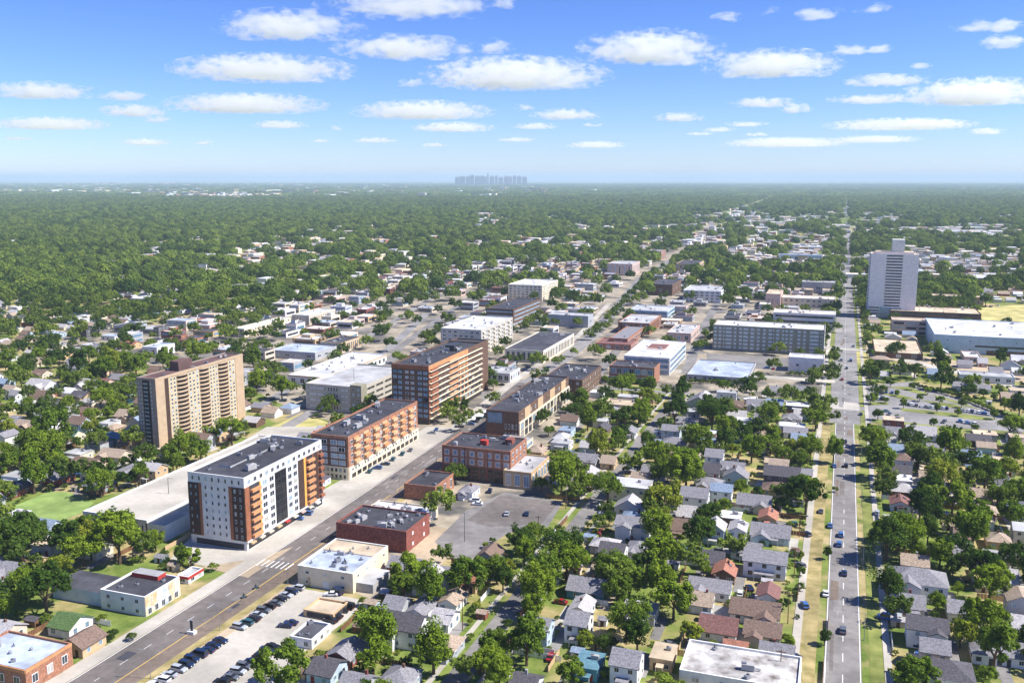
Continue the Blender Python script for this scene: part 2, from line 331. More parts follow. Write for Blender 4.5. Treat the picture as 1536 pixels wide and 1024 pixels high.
# downtown ground and lots
town = [(395, 470), (560, 425), (760, 392), (920, 382), (1000, 372), (1062, 338), (1090, 345), (1065, 385), (1240, 430), (1250, 598), (1030, 592), (940, 572), (880, 600), (800, 690), (830, 740), (660, 800), (560, 900), (440, 850), (560, 740), (520, 640), (430, 610), (330, 560), (200, 545), (90, 520), (95, 500)]
sheet('town_ground', town, .03, 'town_ground', occ=False)
sheet('car_park', [(196, 1036), (300, 958), (432, 878), (548, 900), (520, 930), (455, 978), (395, 1050)], .05, 'concrete')
sheet('plaza', [(255, 838), (372, 862), (500, 770), (640, 672), (672, 640), (640, 640), (520, 715), (430, 765), (360, 812), (285, 806)], .055, 'concrete', occ=True)
sheet('sand_lot', [(300, 850), (372, 866), (440, 820), (380, 838)], .058, 'concrete_tan')
sheet('shop_car_park', [(652, 812), (700, 765), (757, 738), (845, 752), (822, 790), (760, 800), (690, 850)], .055, 'asphalt')
sheet('shop_car_park', [(700, 780), (750, 742), (838, 754), (812, 786), (735, 790)], .062, 'asphalt_dark')
sheet('yard_paving', [(590, 760), (640, 785), (700, 800), (660, 850), (610, 845)], .05, 'concrete_tan')
sheet('playing_field', [(8, 764), (74, 737), (103, 738), (141, 754), (125, 768), (88, 782)], .05, 'field')
sheet('playing_field', [(395, 645), (450, 622), (500, 635), (470, 652)], .05, 'dry_field')
sheet('meadow', [(1465, 462), (1560, 455), (1560, 486), (1475, 484)], .05, 'dry_field')
sheet('lawn', [(1282, 527), (1300, 530), (1300, 545), (1282, 544)], .05, 'dry_field'); sheet('lawn', [(1306, 528), (1345, 538), (1330, 548), (1306, 542)], .05, 'dry_field')
sheet('lawn', [(1281, 441), (1298, 441), (1298, 452), (1281, 452)], .05, 'field')
sheet('station_car_park', [(1296, 578), (1370, 572), (1440, 598), (1540, 630), (1540, 648), (1300, 634)], .05, 'asphalt_pale')
for q in ([(1334, 580), (1362, 580), (1394, 591), (1388, 593)], [(1351, 612), (1440, 620), (1497, 628), (1480, 631), (1400, 622), (1352, 616)], [(1381, 600), (1432, 606), (1452, 613), (1420, 611)], [(1308, 628), (1400, 638), (1500, 650), (1440, 650), (1308, 634)], [(1322, 590), (1350, 592), (1380, 600), (1350, 598)], [(1303, 603), (1330, 603), (1334, 607), (1304, 608)], [(1400, 592), (1440, 603), (1470, 614), (1448, 609), (1405, 596)]):
    sheet('planted_island', q, .12, 'lawn')
sheet('east_lot', [(1296, 500), (1310, 520), (1385, 534), (1480, 548), (1540, 560), (1540, 575), (1400, 556), (1300, 532)], .05, 'concrete_tan', occ=False)
sheet('garage_yard', [(1060, 530), (1240, 540), (1240, 560), (1060, 548)], .05, 'asphalt')
sheet('white_apron', [(120, 780), (230, 812), (260, 805), (480, 640), (400, 640), (300, 700)], .05, 'concrete')
# ------------------------------------------------------------------ buildings placed from their corner and roof line
def bis(f, a, b):
    fa = f(a)
    for _ in range(60):
        m = (a+b)/2; fm = f(m)
        if (fm > 0) == (fa > 0): a, fa = m, fm
        else: b = m
    return (a+b)/2
def fit(bx, by, ty, lx, rx):
    P = G(bx, by); h = bis(lambda z: proj(P.x, P.y, z)[1]-ty, 0, 120)
    w = bis(lambda t: proj(P.x-t, P.y, h)[0]-lx, 0, 400)
    l = bis(lambda t: proj(P.x, P.y+t, h)[0]-rx, 0, 400) if rx < 1240 and bx < 1240 else None
    return P, h, w, l
def roof_unit_mesh(k):
    b = MB(); r = random.Random(k); kind = k % 4
    if kind == 0: b.box(-1.1, 1.1, -.8, .8, .2, 1.5, 'metal_grey'); b.cyl(-.4, 0, 1.5, 1.75, .55, .5, 'metal_dark', 10); b.box(-1, 1, -.7, .7, 0, .2, 'metal_dark')
    elif kind == 1: b.cyl(0, 0, 0, .9, .7, .7, 'metal_grey', 12); b.cyl(0, 0, .9, 1.3, .9, .4, 'metal_grey', 12)
    elif kind == 2: b.box(-1.8, 1.8, -.9, .9, .15, 1.9, 'grey_wall'); b.box(-1.9, -.4, -.5, .5, 1.9, 2.3, 'metal_grey'); b.tube((1.8, 0, .8), (3.6, .2, .5), .3, .3, 'metal_grey')
    else: b.box(-.7, .7, -.7, .7, 0, .7, 'metal_grey'); b.tube((0, 0, .7), (0, 0, 1.8), .22, .22, 'metal_dark', 8)
    return b.mesh('roof_unit')
RU = [roof_unit_mesh(k) for k in range(4)]
def roof_units(root, w, l, h, n, rnd, s=1.0):
    for k in range(n):
        obj('roof_unit', RU[rnd.randrange(4)], ROOF.get(root.name, root), (-w*rnd.uniform(.12, .88), l*rnd.uniform(.1, .9), h), rnd.uniform(0, 6), (s*rnd.uniform(.55, 1.0),)*3)
ROOF = {}
def shell(root, w, l, h, wall, roof, par=.7, t=.4, z0=0.0, x1=0.0, y0=0.0, name='wall', rname='roof'):
    """walls with a parapet round a sunk flat roof; near corner at (x1, y0)"""
    x0 = x1-w; y1 = y0+l; b = MB()
    i = (x0+t, x1-t, y0+t, y1-t); o = (x0, x1, y0, y1)
    def ringq(q, z): return [(q[0], q[2], z), (q[1], q[2], z), (q[1], q[3], z), (q[0], q[3], z)]
    A, B_, Cc, D = ringq(o, z0), ringq(o, h), ringq(i, h), ringq(i, h-par)
    for k in range(4):
        j = (k+1) % 4
        b.face([A[k], A[j], B_[j], B_[k]], wall); b.face([B_[k], B_[j], Cc[j], Cc[k]], 'frame_white' if wall in ('white_wall', 'cream_wall') else wall); b.face([Cc[k], Cc[j], D[j], D[k]], wall)
    wo = b.build(name, root)
    ro = MB().face(D, roof).build(rname, root); ROOF.setdefault(root.name, ro)
    return wo, ro
BL = []
def start(name, short, label, cat, bx, by, ty, lx, rx=None, l=None, group=None):
    P, h, w, ll = fit(bx, by, ty, lx, rx if rx else bx+1)
    l = l or ll or 20
    root = thing(name, (P.x, P.y, 0)); tag(root, label, cat, group)
    LAND.append((short, P.x-w/2, P.y+l/2)); mark(P.x-w-1, P.x+1, P.y-1, P.y+l+1)
    return root, w, l, h, Facade(root)
rr = random.Random(3)
# --- white apartment block
r, w, l, h, fa = start('apartment_block', 'white apartment block', 'white eight storey apartment block with dark brown and orange panels on the street corner', 'apartment building', 371, 826, 717, 281, 482)
shell(r, w, l, h, 'white_wall', 'charcoal_roof'); n = 8; sh = h/n; g = sh*1.05
def pan(face, u0, u1, z0, z1, m, d=.25, name='panel'): part(r, name, face, 0 if face != 'W' else -w, u0, u1, z0, z1, d, m)
pan('S', -w, -w*.80, g, h*.86, 'dark_brown_panel'); pan('S', -w*.80, -w*.765, g, h*.86, 'rust_panel', .32)
pan('S', -w*.27, -w*.215, g, h*.86, 'rust_panel', .32); pan('S', -w*.215, -.0, g, h*.86, 'dark_brown_panel')
fa.grid('S', 0, -w*.74, -w*.29, g, h*.86, 4, 7, .32, .5, 'pane_black', 'frame_white', .14)
fa.grid('S', 0, -w*.97, -w*.03, h*.87, h*.985, 8, 1, .3, .55, 'pane_black', 'frame_white', .14)
fa.grid('S', -.25, -w*.99, -w*.81, g, h*.86, 2, 7, .3, .5, 'pale_glass', 'frame_dark', .1); fa.grid('S', -.25, -w*.21, -w*.02, g, h*.86, 2, 7, .3, .5, 'dark_glass', 'frame_white', .1)
zones = [(0, .05, 'rust_panel'), (.05, .17, 'dark_brown_panel'), (.17, .185, 'yellow_panel'), (.36, .50, 'pane_black'), (.66, .735, 'dark_brown_panel'), (.735, .76, 'yellow_panel'), (.76, .87, 'rust_panel'), (.87, .935, 'dark_brown_panel'), (.935, .995, 'rust_panel')]
for a, c, m in zones: pan('E', l*a, l*c, g, h*.86, m, .2)
for k in range(7):
    z = g+k*(h*.86-g)/7
    for a, c, m in ((.06, .165, 'orange_panel'), (.77, .865, 'orange_panel'), (.94, .99, 'rust_panel')):
        part(r, 'balcony', 'E', .2, l*a, l*c, z+.25, z+1.35, 1.1, m); part(r, 'balcony_door', 'E', .2, l*a+.3, l*c-.3, z+1.4, z+2.7, .05, 'dark_glass')
fa.grid('E', 0, l*.19, l*.36, g, h*.86, 2, 7, .66, .68, 'dark_glass', 'frame_white', .14); fa.grid('E', 0, l*.51, l*.655, g, h*.86, 2, 7, .68, .68, 'dark_glass', 'frame_white', .14)
fa.grid('E', .2, l*.36, l*.50, g, h*.86, 2, 7, .9, .88, 'pane_black', 'metal_dark', .1, 'curtain_window')
fa.grid('E', 0, l*.02, l*.99, h*.875, h*.975, 14, 1, .5, .62, 'dark_glass', 'frame_white', .14)
pan('E', l*.02, l*.98, .3, sh*.72, 'pane_black', .1, 'shop_front'); pan('S', -w*.9, -w*.05, .3, sh*.7, 'opening_dark', .1, 'shop_front')
for k in range(9): part(r, 'awning', 'E', .1, l*(.03+.105*k), l*(.03+.105*k)+2.6, sh*.6, sh*.78, 1.2, rr.choice(['white_wall', 'tan_wall', 'awning_red', 'pink_wall', 'beige_wall']))
part(r, 'canopy', 'E', 0, .0, l, sh*.86, sh*1.0, .5, 'white_wall')
roof_units(r, w, l, h-.7, 14, rr, 1.1); MB().box(-w*.75, -w*.55, l*.2, l*.8, h-.7, h-.1, 'pale_roof', 'charcoal_roof').build('roof_ridge', r)
fa.done()
# --- brown slab tower
r, w, l, h, fa = start('apartment_tower', 'brown slab tower', 'tall tan and brown slab apartment tower with stacked curved balconies', 'apartment tower', 239, 676, 568, 204, 363)
shell(r, w, l, h, 'tower_grey', 'brown_roof', .6); n = 17; sh = h/n
part(r, 'pier', 'E', 0, -.02, l*.09, 0, h*1.0, .35, 'tower_tan'); part(r, 'recess', 'E', 0, l*.09, l*.135, 0, h*.97, .1, 'dark_brown_panel'); part(r, 'pier', 'E', 0, l*.90, l, 0, h, .35, 'tower_tan')
part(r, 'wall_field', 'E', 0, l*.135, l*.90, 0, h*.965, .12, 'tower_field'); part(r, 'cornice', 'E', 0, l*.09, l*.90, h*.965, h, .4, 'tower_tan')
bal = MB(); N = 8; arc = [(k/N, -math.sin(PI*k/N)**.7) for k in range(N+1)]
for k in range(N): bal.face([(arc[k][0], arc[k][1], 0), (arc[k+1][0], arc[k+1][1], 0), (arc[k+1][0], arc[k+1][1], 1), (arc[k][0], arc[k][1], 1)], 'tower_tan')
bal.face([(a, c, 0) for a, c in arc][::-1], 'tower_grey'); bal.face([(a, c, .25) for a, c in arc], 'tower_grey'); balm = bal.mesh('balcony')
for a, c in ((.22, .34), (.47, .58), (.69, .81)):
    part(r, 'balcony_recess', 'E', .12, l*a, l*c, 0, h*.955, .06, 'dark_brown_panel')
    for k in range(n): part(r, 'balcony', 'E', .18, l*a, l*c, k*sh+.15, k*sh+.15+sh*.48, 1.5, 'tower_tan', me=balm)
for a, c, q in ((.145, .215, 2), (.345, .465, 3), (.585, .685, 3), (.815, .895, 2)): fa.grid('E', .12, l*a, l*c, 0, h*.955, q, n, .55, .6, 'dark_glass', 'frame_white', .1)
part(r, 'recess', 'S', 0, -w*.68, -w*.30, 0, h*.97, .06, 'dark_brown_panel')
fa.grid('S', -.06, -w*.66, -w*.32, 0, h*.95, 1, n, .8, .5, 'pale_glass', 'metal_dark', .5, 'end_balcony'); fa.grid('S', 0, -w*.95, -w*.70, 0, h*.95, 2, n, .4, .5, 'pale_glass', 'frame_white', .1); fa.grid('S', 0, -w*.29, -w*.18, 0, h*.95, 1, n, .5, .5, 'pale_glass', 'frame_white', .1)
MB().box(-w*.75, -w*.25, l*.30, l*.45, h-.6, h+4.2, 'brown_roof').build('penthouse', r); roof_units(r, w, l, h-.6, 12, rr, .9); fa.done()
# --- parking deck behind the white block
r, w, l, h, fa = start('parking_deck', 'low white parking deck', 'long low white parking deck with bare concrete roof behind the white apartment block', 'parking garage', 222, 808, 780, 124, 466)
shell(r, w, l, h, 'white_wall', 'concrete', .5); fa.grid('S', 0, -w*.97, -w*.02, h*.25, h*.85, 10, 1, .3, .6, 'dark_glass', 'frame_white'); fa.done()
MB().box(-w*.02, 8, l*.0, l*.13, 0, h*.85, 'white_wall', 'concrete').build('annex', r)
for k in range(3): part(r, 'annex_window', 'S', 0, 1+k*2.4, 2.2+k*2.4, h*.3, h*.6, .12, 'dark_glass', 'frame_white')
b = MB(); b.tube((-w*.45, l*.25, h-.5), (-w*.45, l*.25, h+6), .12, .08, 'metal_dark'); b.tube((-w*.45, l*.25, h+5.9), (-w*.45+2.6, l*.25, h+6), .07, .07, 'metal_dark'); b.build('lamp_pole', r)
# --- brown six storey
r, w, l, h, fa = start('apartment_block', 'brown six storey block', 'brown brick six storey apartment block with cream lower floors and orange bays', 'apartment building', 524, 720, 655, 466, 626)
shell(r, w, l, h, 'orange_brick', 'charcoal_roof', .7); sh = h/6
for f_ in ('S', 'E'): part(r, 'plinth', f_, 0, (-w if f_ == 'S' else 0), (0 if f_ == 'S' else l), 0, sh*1.75, .3, 'cream_wall')
part(r, 'glazing_field', 'S', 0, -w*.95, -w*.05, sh*1.85, h*.93, .12, 'brown_wall'); fa.grid('S', -.12, -w*.93, -w*.55, sh*1.85, h*.92, 2, 4, .86, .72, 'pale_glass', 'frame_white', .12); fa.grid('S', -.12, -w*.48, -w*.07, sh*1.85, h*.92, 2, 4, .86, .72, 'pale_glass', 'frame_white', .12)
fa.grid('S', -.3, -w*.95, -w*.05, 0, sh*1.7, 8, 2, .5, .55, 'dark_glass', 'frame_dark', .1)
for k in range(7):
    a, c = l*(.06+.13*k), l*(.06+.13*k+.065); part(r, 'bay', 'E', 0, a, c, sh*1.85, h*.93, .5, 'tan_wall' if k % 2 else 'orange_panel')
    for q in range(4): part(r, 'balcony', 'E', .5, a+.1, c-.1, sh*(1.95+q), sh*(2.35+q), 1.0, 'orange_panel' if k % 2 else 'tan_wall')
fa.grid('E', 0, l*.01, l*.99, sh*1.85, h*.93, 15, 4, .42, .55, 'dark_glass', 'frame_white'); fa.grid('E', .3, l*.02, l*.98, sh*.95, sh*1.7, 24, 1, .5, .55, 'dark_glass', 'frame_white'); fa.grid('E', .3, l*.02, l*.98, .2, sh*.8, 14, 1, .75, .8, 'pane_black', 'frame_dark', .1, 'shop_front')
roof_units(r, w, l, h-.7, 18, rr, 1.2); fa.done()
# --- dark orange ten storey
r, w, l, h, fa = start('apartment_block', 'ten storey orange block', 'tall ten storey brown and orange apartment block with glazed corners and cream floor bands', 'apartment building', 644, 637, 549, 587, 722)
shell(r, w, l, h, 'brown_wall', 'charcoal_roof', .8); n = 10; sh = h/n
for a, c, m in ((.0, .16, 'rust_panel'), (.16, .34, 'brown_wall'), (.52, .72, 'orange_panel'), (.72, 1, 'brown_wall')): part(r, 'panel', 'E', 0, l*a, l*c, sh*1.3, h*.93, .1, m)
part(r, 'fascia', 'E', 0, 0, l*.72, h*.93, h, .15, 'orange_panel'); part(r, 'fascia', 'S', 0, -w, 0, h*.93, h, .15, 'rust_panel')
fa.grid('S', 0, -w*.31, -w*.01, sh, h*.92, 2, 9, .92, .72, 'sky_glass', 'frame_dark'); fa.grid('S', 0, -w*.98, -w*.70, sh, h*.92, 2, 9, .9, .7, 'sky_glass', 'frame_dark'); fa.grid('S', 0, -w*.66, -w*.36, sh, h*.92, 2, 9, .6, .5, 'pale_glass', 'frame_white')
fa.grid('E', .1, l*.01, l*.99, sh, h*.93, 14, 9, .68, .62, 'dark_glass', 'frame_dark')
for k in range(1, 10): part(r, 'floor_band', 'E', .1, .3, l-.3, sh*k-.22, sh*k+.16, 1.0, 'cream_wall')
for k in range(1, 10): part(r, 'balcony', 'E', .1, l*.345, l*.51, sh*k+.16, sh*k+1.1, 1.0, 'orange_panel' if k % 3 else 'tan_wall')
for k in range(2, 10): part(r, 'balcony', 'E', .1, l*.03, l*.15, sh*k+.16, sh*k+1.1, .9, 'rust_panel')
shell(r, w*.95, 16, h*.97, 'brown_wall', 'charcoal_roof', .7, x1=-w*.08, y0=l+.01, name='rear_wing', rname='rear_roof')
MB().box(-w*.5, -w*.25, l*.62, l*.78, h-.8, h+2.6, 'metal_dark').build('penthouse', r); roof_units(r, w, l, h-.8, 16, rr, 1.1)
part(r, 'shop_front', 'E', 0, .4, l-.4, .3, sh*.8, .12, 'pane_black'); part(r, 'shop_front', 'S', 0, -w*.9, -.5, .3, sh*.8, .12, 'pane_black'); fa.done()
# --- beige garage in front of it
r, w, l, h, fa = start('parking_garage', 'beige garage', 'beige concrete parking garage with open decks beside the brown six storey block', 'parking garage', 542, 621, 581, 458, 612)
shell(r, w, l, h, 'concrete_wall', 'pale_roof', .9); fa.grid('S', 0, -w*.97, -w*.62, h*.05, h*.95, 1, 4, .9, .38, 'opening_pale', 'olive_grey', .1, 'deck_opening'); fa.grid('S', 0, -w*.60, -w*.40, h*.05, h*.95, 4, 4, .4, .6, 'opening_dark', 'olive_grey', .1, 'slot'); fa.grid('S', 0, -w*.38, -w*.20, h*.05, h*.95, 1, 4, .9, .38, 'opening_pale', 'olive_grey', .1, 'deck_opening')
MB().box(-w*.18, .6, -.6, 6, 0, h*1.07, 'olive_grey').build('stair_tower', r); fa.grid('S', -.6, -w*.17, .5, h*.05, h, 2, 5, .4, .5, 'pale_glass', 'frame_white'); fa.grid('E', 0, 6.5, l, h*.05, h*.95, 5, 4, .85, .4, 'opening_dark', 'olive_grey', .1, 'deck_opening'); fa.done()
b = MB(); b.tube((-w*.4, l*.3, h-.9), (-w*.4, l*.3, h+6.5), .13, .08, 'metal_dark'); b.tube((-w*.4, l*.3, h+6.4), (-w*.4-1.8, l*.3, h+6.6), .07, .07, 'metal_dark'); b.build('lamp_pole', r)
# --- generic commercial building
def generic(name, short, label, cat, bx, by, ty, lx, rx=None, l=None, wall='beige_wall', roof='pale_roof', rows=2, glass='dark_glass', frame='frame_white', fu=.5, fz=.5, pitch=4.0, faces='SE', units=6, ground=None, par=.6, bands=False, opening=False, accent=None):
    r, w, l, h, fa = start(name, short, label, cat, bx, by, ty, lx, rx, l)
    shell(r, w, l, h, wall, roof, par); sh = h/max(rows, 1); nm = 'deck_opening' if opening else 'window'
    z0 = 0
    if ground:
        z0 = sh
        for f_ in faces:
            u0, u1, pl = {'S': (-w+.3, -.3, 0), 'E': (.3, l-.3, 0), 'W': (.3, l-.3, -w)}[f_]; part(r, 'shop_front', f_, pl, u0, u1, .2, sh*.8, .1, ground)
    if accent:
        for f_ in faces:
            u0, u1, pl = {'S': (-w, 0, 0), 'E': (0, l, 0), 'W': (0, l, -w)}[f_]; part(r, 'fascia', f_, pl, u0, u1, h-.9, h, .15, accent)
    for f_ in faces:
        u0, u1, pl = {'S': (-w*.98, -w*.02, 0), 'E': (l*.02, l*.98, 0), 'W': (l*.02, l*.98, -w)}[f_]
        if bands: fa.grid(f_, pl, u0, u1, z0, h*.95, 1, max(1, rows-(1 if ground else 0)), .97, fz, glass, None, .12, 'window_band')
        else: fa.grid(f_, pl, u0, u1, z0, h*.95, max(1, int((u1-u0)/pitch)), max(1, rows-(1 if ground else 0)), fu, fz, glass, frame, .12, nm)
    roof_units(r, w, l, h-par, units, rr, .9); fa.done()
    return r, w, l, h
generic('commercial_building', 'white flat roofed store', 'wide low white flat roofed store behind the beige garage', 'store', 489, 581, 566, 432, 580, wall='white_wall', roof='white_roof', rows=1, accent='tan_wall', units=14, pitch=6)
r, w, l, h = generic('apartment_block', 'beige five storey block', 'beige grey five storey apartment block behind the ten storey orange block', 'apartment building', 722, 532, 495, 661, 769, wall='concrete_wall', roof='white_roof', rows=6, glass='dark_glass', fu=.6, fz=.5, pitch=4.2, units=8)
for k in range(6):
    for q in range(6): part(r, 'balcony', 'E', 0, l*(.05+.16*q), l*(.05+.16*q)+3.2, h/6*k+.1, h/6*k+1.0, 1.2, 'cream_wall')
generic('office_block', 'brown dark roofed block', 'brown block with dark flat roof and white lower decks behind the beige apartments', 'office building', 770, 490, 464, 729, 811, wall='brown_wall', roof='charcoal_roof', rows=4, bands=True, glass='pale_glass', fz=.35, units=8)
generic('office_block', 'cream grid block', 'cream six storey office block with a regular window grid at the tree line', 'office building', 813, 452, 428, 762, 837, wall='cream_wall', roof='white_roof', rows=6, pitch=4.5, fu=.6, fz=.5, units=5)
# long brown row on the main street
r, w, l, h, fa = start('apartment_block', 'long brown row', 'long brown brick row with cream framed bays facing away from the main street', 'apartment building', 778, 660, 618, 729, 853)
shell(r, w, l, h, 'brown_wall', 'charcoal_roof', .7); part(r, 'bay_frame', 'E', 0, 0, l, 0, h*.62, .6, 'cream_wall'); fa.grid('E', .6, l*.01, l*.99, .2, h*.58, 14, 2, .72, .86, 'dark_glass', 'frame_dark', .08); fa.grid('E', 0, l*.02, l*.98, h*.64, h*.93, 12, 1, .3, .5, 'dark_glass', 'tan_wall')
for k in range(4): part(r, 'panel', 'E', 0, l*(.1+.24*k), l*(.1+.24*k+.1), h*.63, h*.99, .25, 'tan_wall')
part(r, 'upper_glazing', 'S', 0, -w*.95, -w*.5, h*.55, h*.92, .15, 'sky_glass'); fa.grid('S', 0, -w*.45, -w*.03, 0, h*.6, 4, 2, .5, .6, 'dark_glass', 'frame_white'); roof_units(r, w, l, h-.7, 26, rr, 1.1); fa.done()
# brick block with pale window surrounds
r, w, l, h, fa = start('brick_building', 'brick corner block', 'orange brick four storey block with pale window surrounds above the shop car park', 'brick building', 765, 727, 677, 663, 790)
shell(r, w, l, h, 'orange_brick', 'charcoal_roof', .6); part(r, 'base_course', 'S', 0, -w, 0, 0, h*.42, .12, 'brown_wall')
for k in range(8):
    u = -w*.97+w*.125*k
    for z in (.47, .71): part(r, 'window_surround', 'S', 0, u, u+w*.085, h*z, h*(z+.19), .12, 'pink_wall'); part(r, 'window', 'S', -.12, u+w*.02, u+w*.066, h*(z+.03), h*(z+.16), .1, 'sky_glass', 'frame_white')
fa.grid('S', -.12, -w*.97, -w*.03, .2, h*.4, 9, 2, .6, .7, 'pane_black', 'frame_dark', .08, 'lower_window'); fa.grid('E', 0, l*.05, l*.95, h*.3, h*.95, 4, 3, .35, .5, 'dark_glass', 'frame_white')
for k in range(4): part(r, 'pilaster', 'S', -.12, -w*(.995-.33*k), -w*(.98-.33*k), 0, h, .2, 'red_brick')
MB().box(-w*.52, -w*.42, l*.3, l*.42, h-.6, h+1.6, 'awning_red').build('roof_hatch', r); MB().box(-w*.2, -w*.1, l*.5, l*.7, h-.6, h+1.8, 'red_brick').build('roof_hatch', r); roof_units(r, w, l, h-.6, 10, rr); fa.done()
generic('shop', 'low pale roofed shop', 'low shop with pale curved edge roof joined to the brick corner block', 'shop', 797, 735, 709, 755, 824, wall='tan_wall', roof='pale_roof', rows=1, glass='sky_glass', fu=.6, fz=.7, pitch=4, units=5)
generic('shop', 'small orange brick box', 'small orange brick box shop with dark roof beside the main street', 'shop', 653, 753, 730, 606, 681, wall='orange_brick', roof='charcoal_roof', rows=1, faces='E', pitch=5, fu=.3, fz=.6, units=3)
generic('shop', 'white roofed shop', 'low shop with bright white roof behind the red brick warehouse', 'shop', 642, 786, 772, 552, 657, wall='beige_wall', roof='white_roof', rows=1, pitch=6, units=10)
generic('warehouse', 'red brick warehouse', 'windowless dark red brick warehouse with black gravel roof on the main street', 'warehouse', 610, 830, 797, 504, 644, wall='red_brick', roof='charcoal_roof', rows=2, faces='E', fu=.12, fz=.3, pitch=7, units=22, glass='frame_white')
r, w, l, h = generic('workshop', 'cream workshop', 'cream two storey workshop with silver roof beside the concrete car park', 'workshop', 530, 890, 860, 446, 582, wall='cream_wall', roof='silver_roof', rows=2, fu=.2, fz=.3, pitch=5, glass='dark_glass', units=14)
part(r, 'loading_door', 'S', 0, -w*.55, -w*.42, 0, 2.6, .1, 'white_wall'); part(r, 'door', 'S', 0, -w*.82, -w*.77, 0, 3.2, .1, 'tan_wall'); MB().box(-w*.98, -w*.05, l*.62, l*.97, h-.58, h-.35, 'tan_roof').build('roof_patch', r); MB().box(.02, 6, 2, 14, 0, 3, 'grey_wall', 'pale_roof').build('lean_to', r)
generic('shop', 'dark roofed parking kiosk', 'small white shop with dark roof at the edge of the concrete car park', 'shop', 468, 974, 959, 434, 496, wall='siding_white', roof='dark_roof', rows=1, pitch=3, fu=.4, units=3)
generic('carport', 'brown tarpaulin carport', 'brown flat carport roof behind the dark roofed parking kiosk', 'carport', 500, 932, 921, 455, 522, wall='tan_wall', roof='tan_roof', rows=1, fu=.8, fz=.7, pitch=5, glass='opening_dark', frame=None, units=0)
generic('brick_building', 'corner brick store', 'orange brick store with blue grey roof at the near end of main street', 'store', 41, 1040, 1005, -60, 107, wall='orange_brick', roof='silver_roof', rows=1, pitch=4.5, fu=.4, fz=.4, units=6, accent='orange_panel')
r, w, l, h = generic('shop', 'mural painted shop', 'white two storey shop with yellow and blue mural painted street front', 'shop', 219, 925, 895, 150, 269, wall='white_wall', roof='charcoal_roof', rows=2, pitch=4.5, fu=.25, fz=.4, units=5)
for k, m in enumerate(['yellow_wall', 'yellow_wall', 'white_wall', 'mural_blue', 'yellow_wall', 'cream_wall']): part(r, 'mural_panel', 'E', 0, l*k/6+.05, l*(k+1)/6-.05, 0, h*.98, .07, m)
for k in range(5): part(r, 'arched_window', 'E', .07, l*(.06+.19*k), l*(.06+.19*k)+1.6, .3, 2.4, .1, 'dark_glass', 'frame_white')
MB().box(-w-20, -w-.02, 1, l*.8, 0, h*.7, 'lightblue_wall', 'dark_roof').build('rear_wing', r); mark(r.location.x-w-23, r.location.x+6, r.location.y-4, r.location.y+l+9); MB().box(-w*.9, -w*.3, l*.75, l*1.0, h-.6, h+.8, 'awning_red', 'pale_roof').build('roof_hatch', r)
generic('shop', 'red trimmed kiosk', 'tiny white kiosk with red trim between the mural shop and bare lot', 'kiosk', 283, 876, 865, 265, 305, wall='white_wall', roof='pale_roof', rows=1, pitch=3, accent='awning_red', units=0)
# far side of the street and downtown
generic('office_block', 'dark roofed brick office', 'brown brick office with dark roof full of vents beyond the long brown row', 'office building', 873, 597, 570, 814, 902, wall='brown_wall', roof='charcoal_roof', rows=3, pitch=4, fu=.4, units=18, frame='cream_wall')
r, w, l, h = generic('office_block', 'white glass office', 'modern office with wide white roof slab and blue glass bands', 'office building', 1004, 563, 537, 936, 1029, wall='white_wall', roof='white_roof', rows=3, bands=True, glass='sky_glass', fz=.62, units=4, par=.3)
b = MB(); b.box(-w*.72, -w*.28, l*.45, l*.78, h-.28, h+.02, 'pink_wall'); b.build('roof_court', r); MB().box(-w*.7, -w*.3, l*.5, l*.74, h+.0, h+.25, 'red_shingle').build('court_floor', r)
generic('office_block', 'glass and brick office', 'low office with blue glass front and brick end wall before the white glass office', 'office building', 981, 578, 552, 914, 990, wall='orange_brick', roof='dark_roof', rows=2, glass='sky_glass', frame='frame_white', fu=.85, fz=.7, pitch=4, faces='S', units=6)
generic('office_block', 'long grey school wing', 'long low grey wing with ribbon windows behind a row of trees', 'school', 1122, 577, 567, 1030, 1134, wall='grey_wall', roof='silver_roof', rows=1, pitch=3, fu=.7, fz=.6, units=3)
# large garage
r, w, l, h, fa = start('parking_garage', 'large olive garage', 'large six level olive grey parking garage with white roof deck beside the avenue', 'parking garage', 1235, 534, 495, 1070, None, 30)
shell(r, w, l, h, 'olive_grey', 'white_roof', .8)
for k in range(6):
    z = h*(.1+.148*k); u = -w*.99
    for wd, gap in ((.03, .02), (.03, .02), (.09, .025), (.025, .03), (.03, .015), (.055, .02), (.04, .03), (.03, .03), (.03, .03), (.06, .02), (.03, .03), (.06, .02), (.03, .04), (.04, .03), (.025, .03), (.1, .02), (.025, .01)):
        fa.it.append(('deck_opening', 'S', 0, u, u+w*wd*.858, z, z+h*.08, .1, 'opening_pale', None)); u += w*(wd+gap)*.858
for k in range(10): part(r, 'pier', 'S', 0, -w+w*.108*k, -w+w*.108*k+.8, 0, h, .35, 'olive_grey')
roof_units(r, w, l, h-.8, 8, rr); fa.grid('E', 0, 1, l-1, h*.08, h*.96, 4, 6, .7, .5, 'opening_pale', None, .1, 'deck_opening'); fa.done()
generic('commercial_building', 'plain white box', 'plain white box building with pale roof in front of the large olive garage', 'warehouse', 1235, 560, 538, 1183, None, 16, wall='lilac_wall', roof='white_roof', rows=1, pitch=10, fu=.2, fz=.2, units=1)
